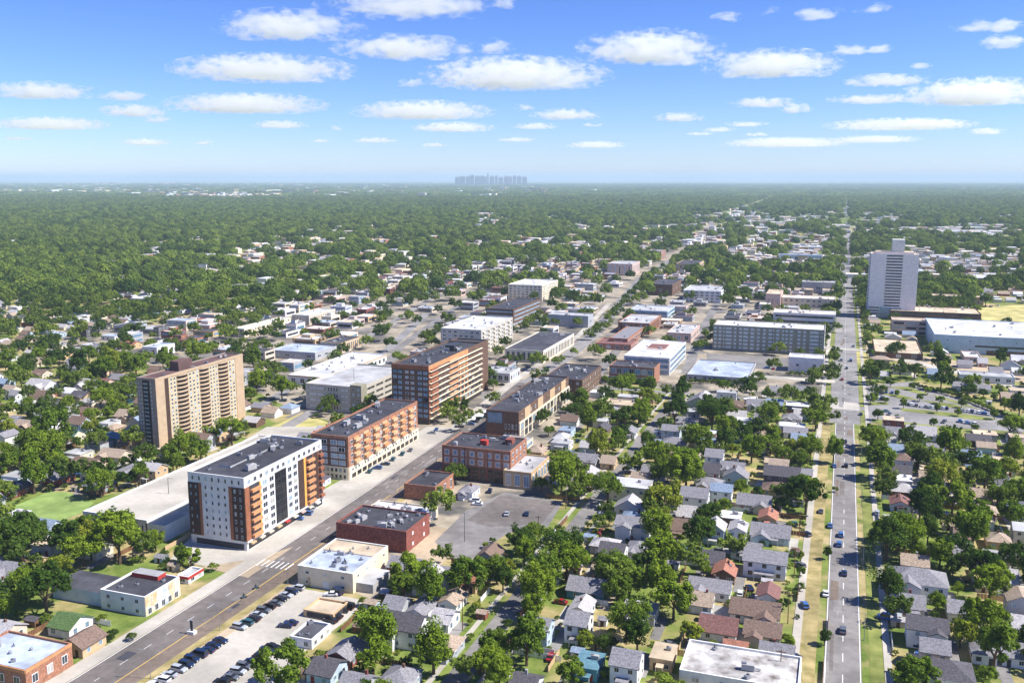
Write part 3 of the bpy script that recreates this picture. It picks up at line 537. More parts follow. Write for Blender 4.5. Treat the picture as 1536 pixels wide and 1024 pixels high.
# white tower
r, w, l, h, fa = start('office_tower', 'white slab tower', 'tall white slab tower with a dark slotted centre strip and rooftop block by the avenue', 'tower', 1372, 479, 382, 1307, None, 26)
shell(r, w, l, h, 'lilac_wall', 'tan_roof', .8); sh = h/22
for k in range(21): fa.it.append(('slot_window', 'S', 0, -w*.67, -w*.33, sh*(k+1.15), sh*(k+1.6), .15, 'dark_glass', None))
for k in range(21): part(r, 'balcony', 'W', -w, 1, l-1, sh*(k+.9), sh*(k+1.25), 1.0, 'lilac_wall')
for k in range(21): part(r, 'window_band', 'W', -w, 1, l-1, sh*(k+1.3), sh*(k+1.75), .1, 'dark_glass')
part(r, 'entry_glazing', 'S', -.05, -w*.75, -w*.3, 0, h*.17, .3, 'pale_glass')
for k in range(4): part(r, 'lower_deck', 'S', 0, -w*.98, -w*.76, sh*(k+.3), sh*(k+.75), .12, 'dark_glass')
MB().box(-w*.56, -w*.30, l*.3, l*.75, h-.8, h+13, 'white_wall').build('penthouse', r); MB().box(-w*.9, -w*.1, l*.2, l*.9, h-.8, h+1.6, 'lilac_wall', 'tan_roof').build('plant_room', r); fa.done()
# east side
generic('school', 'brown terrace school', 'long brown low block with tan roof terrace beside the white slab tower', 'school', 1471, 486, 471, 1336, None, 40, wall='brown_wall', roof='tan_roof', rows=3, bands=True, glass='dark_glass', fz=.4, faces='SW', units=12)
generic('school', 'brown deck building', 'small brown building with open decks before the brown terrace school', 'school', 1396, 504, 482, 1338, None, 20, wall='pink_wall', roof='tan_roof', rows=3, glass='opening_dark', frame=None, fu=.8, fz=.5, pitch=9, faces='SW', units=2)
r, w, l, h = generic('warehouse', 'white sports hall', 'very wide white hall with pale blue wall at the edge of the meadow', 'hall', 1580, 538, 510, 1402, None, 90, wall='lightblue_wall', roof='white_roof', rows=2, glass='dark_glass', fu=.08, fz=.15, pitch=14, faces='SW', units=8)
part(r, 'long_window', 'S', 0, -w*.65, -2, h*.4, h*.5, .15, 'dark_glass'); part(r, 'loading_bay', 'S', 0, -w*.55, -2, .1, h*.25, .15, 'brown_wall')
generic('commercial_building', 'tan flat hall', 'tan flat roofed hall with brick wall at the avenue junction', 'hall', 1384, 540, 531, 1312, None, 62, wall='brown_wall', roof='tan_roof', rows=1, pitch=8, fu=.3, faces='SW', units=1)
generic('commercial_building', 'pale lane sheds', 'pale low shed row along the lane behind the hedge', 'shed', 1522, 577, 566, 1440, None, 14, wall='white_wall', roof='pale_roof', rows=1, pitch=6, faces='SW', units=2)
generic('commercial_building', 'small pink shed', 'small pale pink shed in front of the white sports hall', 'shed', 1472, 545, 536, 1447, None, 26, wall='pink_wall', roof='white_roof', rows=1, pitch=6, faces='SW', units=1)
generic('office_block', 'beige two level office', 'beige office with rows of square windows behind the large olive garage', 'office building', 1252, 463, 449, 1173, None, 26, wall='beige_wall', roof='cream_roof', rows=2, units=5, pitch=5)
generic('office_block', 'brown stair block', 'plain pinkish brown block beside the beige two level office', 'office building', 1170, 462, 441, 1149, 1175, wall='pink_wall', roof='tan_roof', rows=1, fu=.1, units=1)
generic('office_block', 'wide beige office', 'wide beige office with long window strips just behind the olive garage', 'office building', 1252, 497, 472, 1160, None, 24, wall='lilac_wall', roof='cream_roof', rows=3, bands=True, fz=.4, units=8)
generic('office_block', 'grey box by avenue', 'grey box office with one square window beside the avenue', 'office building', 1252, 441, 424, 1203, None, 22, wall='grey_wall', roof='pale_roof', rows=1, fu=.15, fz=.3, pitch=20, units=2)
generic('office_block', 'white grid hotel', 'white framed four storey hotel with tight window grid amid parking lots', 'hotel', 1081, 455, 437, 1025, 1090, wall='white_wall', roof='pale_roof', rows=4, pitch=5, fu=.6, units=6)
generic('theatre', 'dark brown theatre', 'dark brown windowless theatre block beside the white grid hotel', 'theatre', 1008, 444, 427, 974, 1022, wall='brown_wall', roof='dark_roof', rows=1, fu=.1, fz=.2, pitch=16, units=3)
generic('office_block', 'grey sloped roof hall', 'grey hall with big plain roof near the bend of the far street', 'hall', 1046, 412, 396, 1014, 1056, wall='tan_wall', roof='dark_roof', rows=2, units=2)
generic('office_block', 'pink brown tower block', 'pinkish brown block with vertical ribs at the edge of the woods', 'office building', 948, 414, 396, 911, 960, wall='pink_wall', roof='pale_roof', rows=1, pitch=6, fu=.3, fz=.8, units=4)
generic('office_block', 'orange far block', 'small orange brick block far along the main street', 'office building', 991, 390, 377, 969, 999, wall='orange_brick', roof='grey_shingle', rows=2, units=2)
generic('brick_building', 'ribbed orange brick store', 'orange brick store with ribbed front and pale flat roof in downtown', 'store', 974, 502, 485, 927, 992, wall='orange_brick', roof='pale_roof', rows=1, pitch=4, fu=.35, fz=.8, glass='brown_wall', frame=None, units=8)
generic('commercial_building', 'orange sided grey store', 'grey fronted store with orange side wall before the ribbed brick store', 'store', 941, 521, 508, 914, 968, wall='orange_brick', roof='grey_shingle', rows=1, pitch=7, units=2)
generic('commercial_building', 'red roofed market', 'long low market with dark red roof among planted beds', 'market', 946, 526, 517, 893, 957, wall='terracotta_shingle', roof='red_shingle', rows=1, pitch=6, units=0)
generic('office_block', 'silver glazed office', 'silver office with ribbon glazing along its flat roof in downtown', 'office building', 1001, 480, 467, 944, 1012, wall='lightblue_wall', roof='pale_roof', rows=2, bands=True, glass='sky_glass', units=4)
generic('brick_building', 'pink brick store', 'pinkish brick store with pale roof beside the white glass office', 'store', 1036, 514, 500, 1000, 1050, wall='pink_wall', roof='pale_roof', rows=1, pitch=5, units=5)
generic('commercial_building', 'curved grey store', 'wide grey blue store with brown end wall beyond the arcade shops', 'store', 882, 492, 474, 822, 890, wall='siding_grey', roof='pale_roof', rows=1, pitch=14, fu=.2, fz=.3, units=3)
r, w, l, h = generic('shop', 'white arcade shops', 'white row of shops with arched arcade along the main street', 'shop', 815, 545, 526, 757, 861, wall='cream_wall', roof='dark_roof', rows=1, glass='dark_glass', frame='white_wall', pitch=4, fu=.6, fz=.75, units=6)
generic('shop', 'low white cafe', 'low white cafe with pale roof opposite the long brown row', 'cafe', 765, 574, 560, 719, 780, wall='white_wall', roof='pale_roof', rows=1, pitch=4, fu=.7, fz=.6, units=4)
generic('office_block', 'cream cube hall', 'cream cube hall with ribbed walls and pale roof left of downtown', 'hall', 464, 488, 473, 438, 503, wall='beige_wall', roof='white_roof', rows=1, pitch=3, fu=.25, fz=.8, units=3)
generic('commercial_building', 'cream terrace shops', 'cream terrace of shops with white roof beside the cream cube hall', 'shop', 367, 506, 493, 350, 436, wall='cream_wall', roof='white_roof', rows=2, pitch=4, units=5)
generic('warehouse', 'grey metal warehouse', 'grey metal warehouse with pale roof beyond the low white store', 'warehouse', 473, 541, 529, 405, 505, wall='siding_grey', roof='silver_roof', rows=1, pitch=9, fu=.5, fz=.3, units=2)
generic('office_block', 'timber finned office', 'brown office with upright timber fins beside the grey metal warehouse', 'office building', 513, 530, 514, 480, 541, wall='tan_wall', roof='dark_roof', rows=1, pitch=3, fu=.45, fz=.85, units=3)
generic('warehouse', 'white gable warehouse', 'white warehouse with pale green roof near the dense wood', 'warehouse', 236, 536, 521, 213, 262, wall='white_wall', roof='silver_roof', rows=1, pitch=6, fu=.5, units=1)
generic('brick_building', 'black brick box', 'square black brick box building among the low houses', 'warehouse', 130, 507, 494, 106, 149, wall='dark_grey_wall', roof='dark_roof', rows=1, faces='E', pitch=6, fu=.3, units=2)
generic('brick_building', 'grey brick lodge', 'small dark grey brick lodge at the edge of the wood', 'lodge', 238, 505, 491, 230, 254, wall='dark_grey_wall', roof='dark_roof', rows=2, units=1)
generic('office_block', 'long pink office', 'long pinkish low office east of the white slab tower', 'office building', 1475, 459, 446, 1394, None, 20, wall='pink_wall', roof='tan_roof', rows=1, pitch=8, fu=.2, faces='SW', units=3)
generic('office_block', 'white roofed clinic', 'brown clinic with large white roof in front of the eastern wood', 'clinic', 1504, 432, 418, 1440, None, 50, wall='pink_wall', roof='white_roof', rows=1, pitch=8, faces='SW', units=3)
generic('office_block', 'far blue roofed hall', 'long pale blue hall among trees left of the avenue', 'hall', 1232, 392, 383, 1168, None, 16, wall='lightblue_wall', roof='silver_roof', rows=1, pitch=10, units=2)
generic('warehouse', 'stained white roofed hall', 'white hall with rust stained white roof at the near edge', 'hall', 1196, 1075, 1034, 1019, None, 17, wall='white_wall', roof='stained_roof', rows=2, pitch=6, fu=.3, fz=.4, units=3)
generic('house_block', 'grey hillside block', 'grey brown flat roofed block beside the residential street trees', 'apartment building', 958, 620, 609, 905, 966, wall='beige_wall', roof='tan_roof', rows=2, units=2)
CLOUD_DENS, HAZE = .006, 5.5e-5
# ------------------------------------------------------------------ houses
ZO = {'z1': (0, 640, 2.667), 'z2': (350, 640, 2.667), 'z3': (700, 640, 2.667), 'z4': (1100, 640, 2.667), 'z5': (900, 580, 4.267), 'za': (0, 600, 5.12), 'zb': (0, 420, 5.12), 'zt': (150, 480, 4.266),
      'z8': (620, 560, 5.12), 'zr': (1280, 440, 4.656), 'zg': (1040, 460, 6.4), 'zv': (880, 480, 6.4), 'z6': (560, 780, 4.197), 'z7': (860, 800, 4.57)}
CN = {'siding_white': 'white', 'white_wall': 'white', 'siding_cream': 'cream', 'siding_grey': 'grey', 'lightblue_wall': 'bluish', 'teal_wall': 'teal', 'red_brick': 'brick', 'brown_wall': 'brown', 'tan_wall': 'tan', 'dark_grey_wall': 'charcoal',
      'beige_wall': 'beige', 'grey_wall': 'grey', 'orange_brick': 'orange', 'pink_wall': 'pinkish', 'cream_wall': 'cream', 'lilac_wall': 'ivory', 'concrete_wall': 'drab'}
RN = {'grey_shingle': 'grey', 'dark_shingle': 'black', 'brown_shingle': 'brown', 'light_shingle': 'pale', 'terracotta_shingle': 'terracotta', 'blue_shingle': 'blue', 'tan_shingle': 'tan', 'teal_shingle': 'teal', 'green_shingle': 'green', 'red_shingle': 'red', 'white_roof': 'white',
      'pale_roof': 'pale', 'dark_roof': 'dark', 'silver_roof': 'silver', 'cream_roof': 'cream', 'tan_roof': 'tan', 'charcoal_roof': 'black', 'brown_roof': 'brown', 'teal_roof': 'teal'}
DRIVE = MB()
def roof_gable(b, w, d, z, along, m, over=.45, pitch=.55, x=0, y=0):
    if along == 'x': a, ln = d/2+over, w/2+over
    else: a, ln = w/2+over, d/2+over
    rise = a*pitch; e = z-over*pitch; t = .22
    prof = [(-a, e), (-a, e-t), (0, z+rise-over*pitch-t), (a, e-t), (a, e), (0, z+rise-over*pitch)]
    n0 = len(b.v); b.prism([(p, q) for p, q in prof][::-1] if along == 'x' else prof, -ln, ln, along, m)
    b.v[n0:] = [(px+x, py+y, pz) for px, py, pz in b.v[n0:]]
    return z+rise-over*pitch
def wall_gable(b, w, d, z, along, m, pitch=.55, x=0, y=0):
    b.box(x-w/2, x+w/2, y-d/2, y+d/2, 0, z, m)
    over = .45; k = .25
    if along == 'x':
        r = (d/2+over)*pitch-over*pitch-.24
        for s_ in (-1, 1): b.face([(x+s_*w/2, y-d/2, z), (x+s_*w/2, y+d/2, z), (x+s_*w/2, y, z+r)][::s_], m)
    else:
        r = (w/2+over)*pitch-over*pitch-.24
        for s_ in (-1, 1): b.face([(x-w/2, y+s_*d/2, z), (x+w/2, y+s_*d/2, z), (x, y+s_*d/2, z+r)][::-s_], m)
def roof_hip(b, w, d, z, m, over=.5, pitch=.48, x=0, y=0):
    a, c = w/2+over, d/2+over; e = z-over*pitch; k = min(a, c); zr = e+k*pitch; rx, ry = a-k, c-k
    P = [(x-a, y-c, e), (x+a, y-c, e), (x+a, y+c, e), (x-a, y+c, e)]; Q = [(x-rx, y-ry, zr), (x+rx, y-ry, zr), (x+rx, y+ry, zr), (x-rx, y+ry, zr)]
    for i in range(4): j = (i+1) % 4; b.face([P[i], P[j], Q[j], Q[i]] if (rx if i % 2 == 0 else ry) > .01 else [P[i], P[j], Q[j]], m)
    b.face(P[::-1], m); return zr
def house(x, y, w, d, st, kind, wall, roof, detail, rnd, short=None, name='house'):
    z = 2.8*st+.3; pitch = rnd.uniform(.45, .7) if kind in ('gx', 'gy') else .48
    root = thing(name, (x, y, 0)); wb, rb = MB(), MB()
    if kind in ('gx', 'gy'):
        al = kind[1]; wall_gable(wb, w, d, z, al, wall, pitch); top = roof_gable(rb, w, d, z, al, roof, pitch=pitch)
        if detail and rnd.random() < .55 and w > 9:
            sx = rnd.choice((-1, 1))*w*.22; ww = w*.42; dd = d*.5
            if al == 'x':
                wall_gable(wb, ww, dd, z*.96, 'y', wall, pitch*.9, sx, -d/2); roof_gable(rb, ww, dd+2, z*.96, 'y', roof, pitch=pitch*.9, x=sx, y=-d/2+1)
            else:
                wb.box(w/2, w/2+3.2, -d*.3, d*.3, 0, 2.5, wall); rb.box(w/2-.1, w/2+3.6, -d*.33, d*.33, 2.55, 2.75, roof)
    elif kind == 'hip':
        wb.box(-w/2, w/2, -d/2, d/2, 0, z, wall); top = roof_hip(rb, w, d, z+.2, roof)
        if detail and rnd.random() < .6:
            sx = rnd.choice((-1, 1))*w*.2; wall_gable(wb, w*.4, d*.5, z, 'y', wall, .5, sx, -d/2); roof_gable(rb, w*.4, d*.5+2, z, 'y', roof, pitch=.5, x=sx, y=-d/2+1)
    else:
        wb.box(-w/2, w/2, -d/2, d/2, 0, z+.35, wall); rb.box(-w/2-.2, w/2+.2, -d/2-.2, d/2+.2, z+.36, z+.62, roof); top = z+.6
    wb.build('wall', root); ro = rb.build('roof', root)
    if detail:
        fr = 'frame_dark' if wall in ('siding_white', 'white_wall') and rnd.random() < .3 else 'frame_white'; gl = rnd.choice(['dark_glass', 'pane_black', 'sky_glass'])
        for s_ in range(st):
            z0 = 2.8*s_+1.0
            n = max(2, int(w/4)); dn = rnd.randrange(n)
            for k in range(n):
                u = -w/2+w*(k+.5)/n
                if s_ == 0 and k == dn:
                    part(root, 'door', 'S', -d/2, u-.5, u+.5, .1, 2.2, .1, rnd.choice(['door_red', 'door_brown', 'frame_white', 'metal_dark']))
                else: part(root, 'window', 'S', -d/2, u-.65, u+.65, z0, z0+1.3, .1, gl, fr)
            for k in range(2):
                u = -d/2+d*(k+.5)/2; f_ = 'E' if x < AVX else 'W'
                part(root, 'window', f_, w/2 if f_ == 'E' else -w/2, u-.6, u+.6, z0, z0+1.3, .1, gl, fr)
        if rnd.random() < .55 and kind != 'flat':
            b = MB(); cx = rnd.uniform(-.25, .25)*w; cy = rnd.uniform(.0, .2)*d; b.box(cx-.35, cx+.35, cy-.3, cy+.3, z, top+.7, rnd.choice(['red_brick', 'brown_wall', 'grey_wall'])); b.build('chimney', ro)
        if rnd.random() < .5:
            b = MB(); pw = w*rnd.uniform(.3, .6); b.box(-pw/2, pw/2, -d/2-2.6, -d/2-.01, 2.35, 2.55, roof, bottom=True)
            for q in (-pw/2+.15, pw/2-.15): b.box(q-.08, q+.08, -d/2-2.5, -d/2-2.34, 0, 2.35, 'frame_white')
            b.build('porch', root)
        if kind == 'flat' or rnd.random() < .3:
            obj('roof_unit', RU[rnd.randrange(4)], ro, (w*.2, d*.1, z+.6 if kind == 'flat' else z+.5), 0, (.6,)*3)
    mark(x-w/2, x+w/2, y-d/2, y+d/2)
    if rnd.random() < .8:
        k = len(DRIVE.f); dz = .04+.004*(k % 9); sx = rnd.choice((-1, 1))*(w/2+1.6); a = rnd.uniform(4, 9)
        DRIVE.face([(x+sx-1.5, y-d/2-a, dz), (x+sx+1.5, y-d/2-a, dz), (x+sx+1.5, y+d/2-1, dz), (x+sx-1.5, y+d/2-1, dz)], rnd.choice(['concrete', 'concrete_tan', 'asphalt', 'asphalt_pale']))
        if rnd.random() < .6: DRIVE.face([(x-w*.4, y+d/2+.5, dz+.05), (x+w*.2, y+d/2+.5, dz+.05), (x+w*.2, y+d/2+4, dz+.05), (x-w*.4, y+d/2+4, dz+.05)], rnd.choice(['concrete', 'concrete_tan', 'verge']))
    tag(root, None, 'house', 'houses of the town')
    big = 'tall ' if st == 2 else ''
    kn = {'gx': 'gabled', 'gy': 'narrow', 'hip': 'hipped', 'flat': 'boxy'}[kind]
    wn, rn = CN.get(wall, 'pale'), RN.get(roof, 'grey')
    if short: LAND.append((short, x, y)); root['label'] = '%s, %s%s walls under a %s roof' % (short, big, wn, rn)
    else: THINGS.append((root, ['%s%s %s %s roofed house' % (big, wn, kn, rn)], (x, y)))
    return root
WC = {'w': 'siding_white', 'c': 'siding_cream', 'g': 'siding_grey', 'l': 'lightblue_wall', 't': 'teal_wall', 'r': 'red_brick', 'b': 'brown_wall', 'n': 'tan_wall', 'd': 'dark_grey_wall', 'e': 'beige_wall', 'o': 'orange_brick', 'p': 'pink_wall'}
RC = {'g': 'grey_shingle', 'd': 'dark_shingle', 'b': 'brown_shingle', 'l': 'light_shingle', 'o': 'terracotta_shingle', 'u': 'blue_shingle', 'n': 'tan_shingle', 't': 'teal_shingle', 'G': 'green_shingle', 'r': 'red_shingle', 'W': 'white_roof', 'P': 'pale_roof', 'D': 'dark_roof', 'T': 'tan_roof', 'S': 'silver_roof'}
HS = """z4 195 175 135 gx2dd;z4 180 235 120 hip1nb;z4 85 290 130 gx1eg;z4 180 290 110 gx1wb;z4 140 345 70 gy1no salmon gabled cottage;z4 150 410 150 gx1lg;z4 20 390 50 gy2wl;z4 130 510 165 gx2wg wide white twin house;z4 140 650 85 gy1wr red roofed lawn house;z4 90 715 190 gx1wb
z4 120 795 140 gx1eb;z4 175 890 130 gx1lg;z4 10 880 60 gx1no;z4 280 40 90 gx1lu;z4 250 10 90 gx1wg;z4 645 80 70 gx1lu;z4 665 170 85 gx1dd;z4 680 240 100 hip1rl pale roofed brick house;z4 668 290 75 gy1wr red gabled cottage;z4 665 410 100 gy1wg
z4 725 525 100 gx1nn;z4 740 590 210 hip2wg broad grey hipped mansion;z4 715 690 90 gx1wg;z4 775 775 150 gx2wd;z4 780 855 165 gx1dd;z4 830 955 235 hip2wd black hipped white mansion;z4 910 480 75 gx1wg;z4 920 205 85 hip1dd;z4 900 710 50 gx1wg;z4 840 130 70 gx1cg;z4 940 110 90 gx1lu;z4 620 15 90 gx1wg
z4 750 15 110 gx1wl;z4 980 40 90 gx1bd;z4 1070 120 60 gx1wg;z4 1090 590 70 gx1wl;z4 1120 880 80 gx1wg;z4 920 420 70 gx1cb;z4 1000 870 60 hip1wg
z5 120 75 210 flat2eP pale two level villa;z5 15 250 90 gy1bd;z5 640 80 150 gy1gg;z5 860 100 120 gx1pb;z5 1000 100 110 gx1wg;z5 1120 95 100 gx1lu;z5 1265 110 140 flat1dW white flat roofed cottage;z5 1230 185 120 hip1wg;z5 1230 240 160 flat1gW;z5 1300 320 150 gx1ld;z5 870 170 130 gx1wl;z5 560 210 130 gx1eg;z5 525 260 90 gy1wg;z5 480 340 150 hip1cg;z5 190 270 90 gy1wg
z5 735 420 110 gx2wg;z5 720 520 100 gx1gd;z5 850 500 150 gx1eg;z5 700 600 170 hip1ng;z5 970 730 190 gx1eg;z5 610 670 170 gx2wg;z5 560 790 110 gx1wl;z5 200 610 250 flat2eP beige flat roofed duplex;z5 220 850 220 gx2wg;z5 60 460 90 gx1nn;z5 860 870 100 gy2wg
z7 275 85 170 gx2wd;z7 220 240 170 gx1ln;z7 100 340 250 gx1tg long teal cottage;z7 40 560 150 gx2wg;z7 60 470 120 gy1wl;z7 810 110 120 gx1wt teal roofed cottage;z7 960 150 150 gx1wd;z7 1040 230 150 gy1bo terracotta roofed cottage;z7 1100 110 90 gy1wg;z7 940 335 280 gx1wg;z7 880 430 160 gx1wn;z7 1010 450 90 gx1wd;z7 1000 610 250 gx1wr;z7 1040 780 210 hip1ng
z7 370 830 190 gx2wg;z7 290 960 230 flat1gP;z7 110 860 170 flat1tt;z7 690 900 100 flat1wW;z7 620 800 110 flat1nT;z7 30 830 80 gx1gl
z6 790 60 150 hip1lu blue hipped corner house;z6 735 190 130 gy1gb;z6 350 230 150 gx1wd;z6 480 320 140 gx1wg;z6 590 270 150 gy1gd;z6 620 350 110 gx1no;z6 720 350 70 gx1lr;z6 470 400 100 gy1gd;z6 550 410 90 gy1wu;z6 500 470 100 gy1wn;z6 420 500 140 gy1lu;z6 450 585 120 gx1wl;z6 300 530 100 gy1wg;z6 150 510 130 gx1gg;z6 270 480 110 gx1lu
z6 190 620 290 gx2wd black roofed white house;z6 170 960 200 hip1gg;z6 410 640 100 gy1nn;z6 960 1000 170 gx1wd;z6 1080 150 80 gx1wg
z2 450 880 110 gy1rg dark red fronted cottage;z2 520 815 100 gy1gb;z2 375 945 110 gx1ld;z2 500 1010 120 gx1gg;z2 610 1000 90 gx1wd
z1 70 560 160 gx1cg long cream cottage;z1 280 765 110 gx1wG green roofed cottage;z1 400 755 110 gx1gg;z1 375 855 110 flat1oD orange lean-to shed;z1 50 235 90 gy1rd;z1 230 185 100 hip1rg;z1 400 220 100 hip1bg;z1 350 135 110 gx1pb;z1 395 55 80 flat1gD;z1 460 32 110 flat1tt;z1 460 100 110 gx1en;z1 530 160 80 hip1wg;z1 60 345 70 flat1wW;z1 195 385 80 gx1lu;z1 540 150 70 gx1wg
za 120 140 170 hip1pg;za 560 250 120 gx1ct;za 540 290 100 gx1wl;za 980 100 150 gx1pn;za 735 300 110 gy1nb;za 1010 520 120 hip1wg;za 985 310 100 gx1nb;za 840 160 100 flat1wP;za 600 130 100 gx1wl
zb 300 610 150 hip1en;zb 320 790 200 gx1wl;zb 700 790 180 gx1gl;zb 800 770 120 gx1pr;zb 920 740 150 gx1gg;zb 630 870 140 gx1nd;zb 320 870 150 gx1pb;zb 400 925 140 gx1dd;zb 30 770 110 gx1lu;zb 100 480 150 gx1pn;zb 920 570 110 gx1nn;zb 600 525 120 flat1wP;zb 320 700 110 gx1eb;zb 120 860 110 gx1wg;zb 860 420 130 flat1wS;zb 1000 480 140 gx1no
zb 190 440 110 gx1pb;zb 700 490 120 flat1eP;zb 780 510 120 gx1wg;zb 460 490 120 flat1cP;zb 330 455 110 gx1wn;zb 440 400 100 flat1lS;zb 1200 450 100 flat1wD
zr 640 70 60 gx1wg;zr 860 620 60 gx1wg;zr 1060 590 60 gx1gl;zr 1160 640 70 gx1eg;zr 900 470 60 gx1pl;zr 250 930 100 gx1gg;zr 940 1000 110 gx1lu;zr 540 970 90 gx1nb;zr 560 545 80 gx1lu;zr 1150 450 90 gx1pW
zg 780 780 110 gx1eg;zg 1020 790 110 gx1lg;zg 820 900 130 gx1gg;zg 590 900 100 gx1nb;zg 60 880 130 gy1gd;zg 420 920 130 gx1wb;zg 1000 920 190 flat1dW;zg 330 600 140 flat1pW pink flat roofed annex;zg 430 590 120 flat1wW
z8 950 570 120 hip1nn;z8 1140 470 100 hip1eP;z8 1320 640 200 gx1gg;z8 1430 690 150 gx1eg;z8 1470 410 100 gy1bd;z8 430 870 110 hip1wg small white filling station;z8 1290 980 150 gx1wl;z8 1180 420 100 flat1lu"""
hr = random.Random(11); HL = []
for ln in HS.replace('\n', ';').split(';'):
    t = ln.split(' ', 4); zk, hx, hy, hw = t[0], float(t[1]), float(t[2]), float(t[3]); code, _, short = t[4].partition(' ')
    kind = 'hip' if code.startswith('hip') else 'flat' if code.startswith('flat') else code[:2]; code = code[len(kind):]
    ox, oy, sc = ZO[zk]; px, py = ox+hx/sc, oy+hy/sc; st = int(code[0])
    p = G(px, py, 2.8*st+1); zc = proj(p.x, p.y)[2]; w = hw/sc*zc/F*.98
    w = min(max(w, 6.0), 22); d = min(max(9, w*.72), 13) if kind != 'gy' else max(9, min(w*1.25, 13))
    if not free(p.x-w*.28, p.x+w*.28, p.y-d*.28, p.y+d*.28): continue
    house(p.x, p.y, w, d, st, kind, WC[code[1]], RC[code[2]], True, hr, short or None); HL.append(hw/sc)
print('manual houses', len(HL))
# ------------------------------------------------------------------ trees
def crown_mesh(seed, ncl, nlf, lf, m, shape='round'):
    r = random.Random(seed); b = MB(); vs = []; cl = []
    for k in range(ncl):
        u, a = r.uniform(-.55, 1), r.uniform(0, 2*PI); q = math.sqrt(max(0, 1-u*u)); rad = r.uniform(.28, 1.22)**.5
        rx, rz = (.36, .30) if shape == 'round' else (.40, .24) if shape == 'spreading' else (.27, .38)
        lump = 1+.3*math.sin(2*a+seed)*math.cos(3*a+seed*1.7)
        cl.append((rx*q*math.cos(a)*rad*lump, rx*q*math.sin(a)*rad*lump, .58+rz*u*rad*lump, r.choice([.06, .08, .1, .12, .15])*r.uniform(.85, 1.2)))
    V, Fc = [], []
    for cx, cy, cz, cr in cl:
        for k in range(nlf):
            d = Vector((r.gauss(0, 1), r.gauss(0, 1), r.gauss(.35, 1))).normalized(); p = Vector((cx, cy, cz))+d*cr*r.uniform(.55, 1.08)
            n = (d*.75+Vector((r.gauss(0, .5), r.gauss(0, .5), r.gauss(.25, .5)))).normalized(); t = n.orthogonal().normalized(); t = Matrix.Rotation(r.uniform(0, 6.3), 3, n) @ t; s = n.cross(t)
            h = lf*r.uniform(.6, 1.3)/2; k0 = len(V); V += [p+t*h, p+s*h*.7, p-t*h, p-s*h*.7]; Fc.append((k0, k0+1, k0+2, k0+3))
    me = bpy.data.meshes.new('crown'); me.from_pydata([tuple(v) for v in V], [], Fc); me.materials.append(MATS[m]); return me
def trunk_mesh(seed):
    r = random.Random(seed); b = MB(); b.cyl(0, 0, -.01, .32, .035, .022, 'bark', 7, False)
    for k in range(5):
        a = 2*PI*k/5+r.uniform(-.4, .4); q = r.uniform(.12, .24); b.tube((0, 0, .24+.02*k), (q*math.cos(a), q*math.sin(a), r.uniform(.5, .72)), .018, .006, 'bark', 5)
    return b.mesh('trunk')
TONES = [('leaf_dark', 'dark green'), ('leaf_mid', 'mid green'), ('leaf_bright', 'bright green'), ('leaf_yellow', 'yellow green')]
SHP = ['round', 'spreading', 'upright']
CROWN = {}
def crown(t, s, v):
    k = (t, s, v)
    if k not in CROWN: CROWN[k] = crown_mesh(t*100+s*10+v+3, (46, 30, 58)[v], (120, 150, 90)[v], (.058, .066, .05)[v], TONES[t][0], SHP[s])
    return CROWN[k]
TRK = [trunk_mesh(k) for k in range(4)]
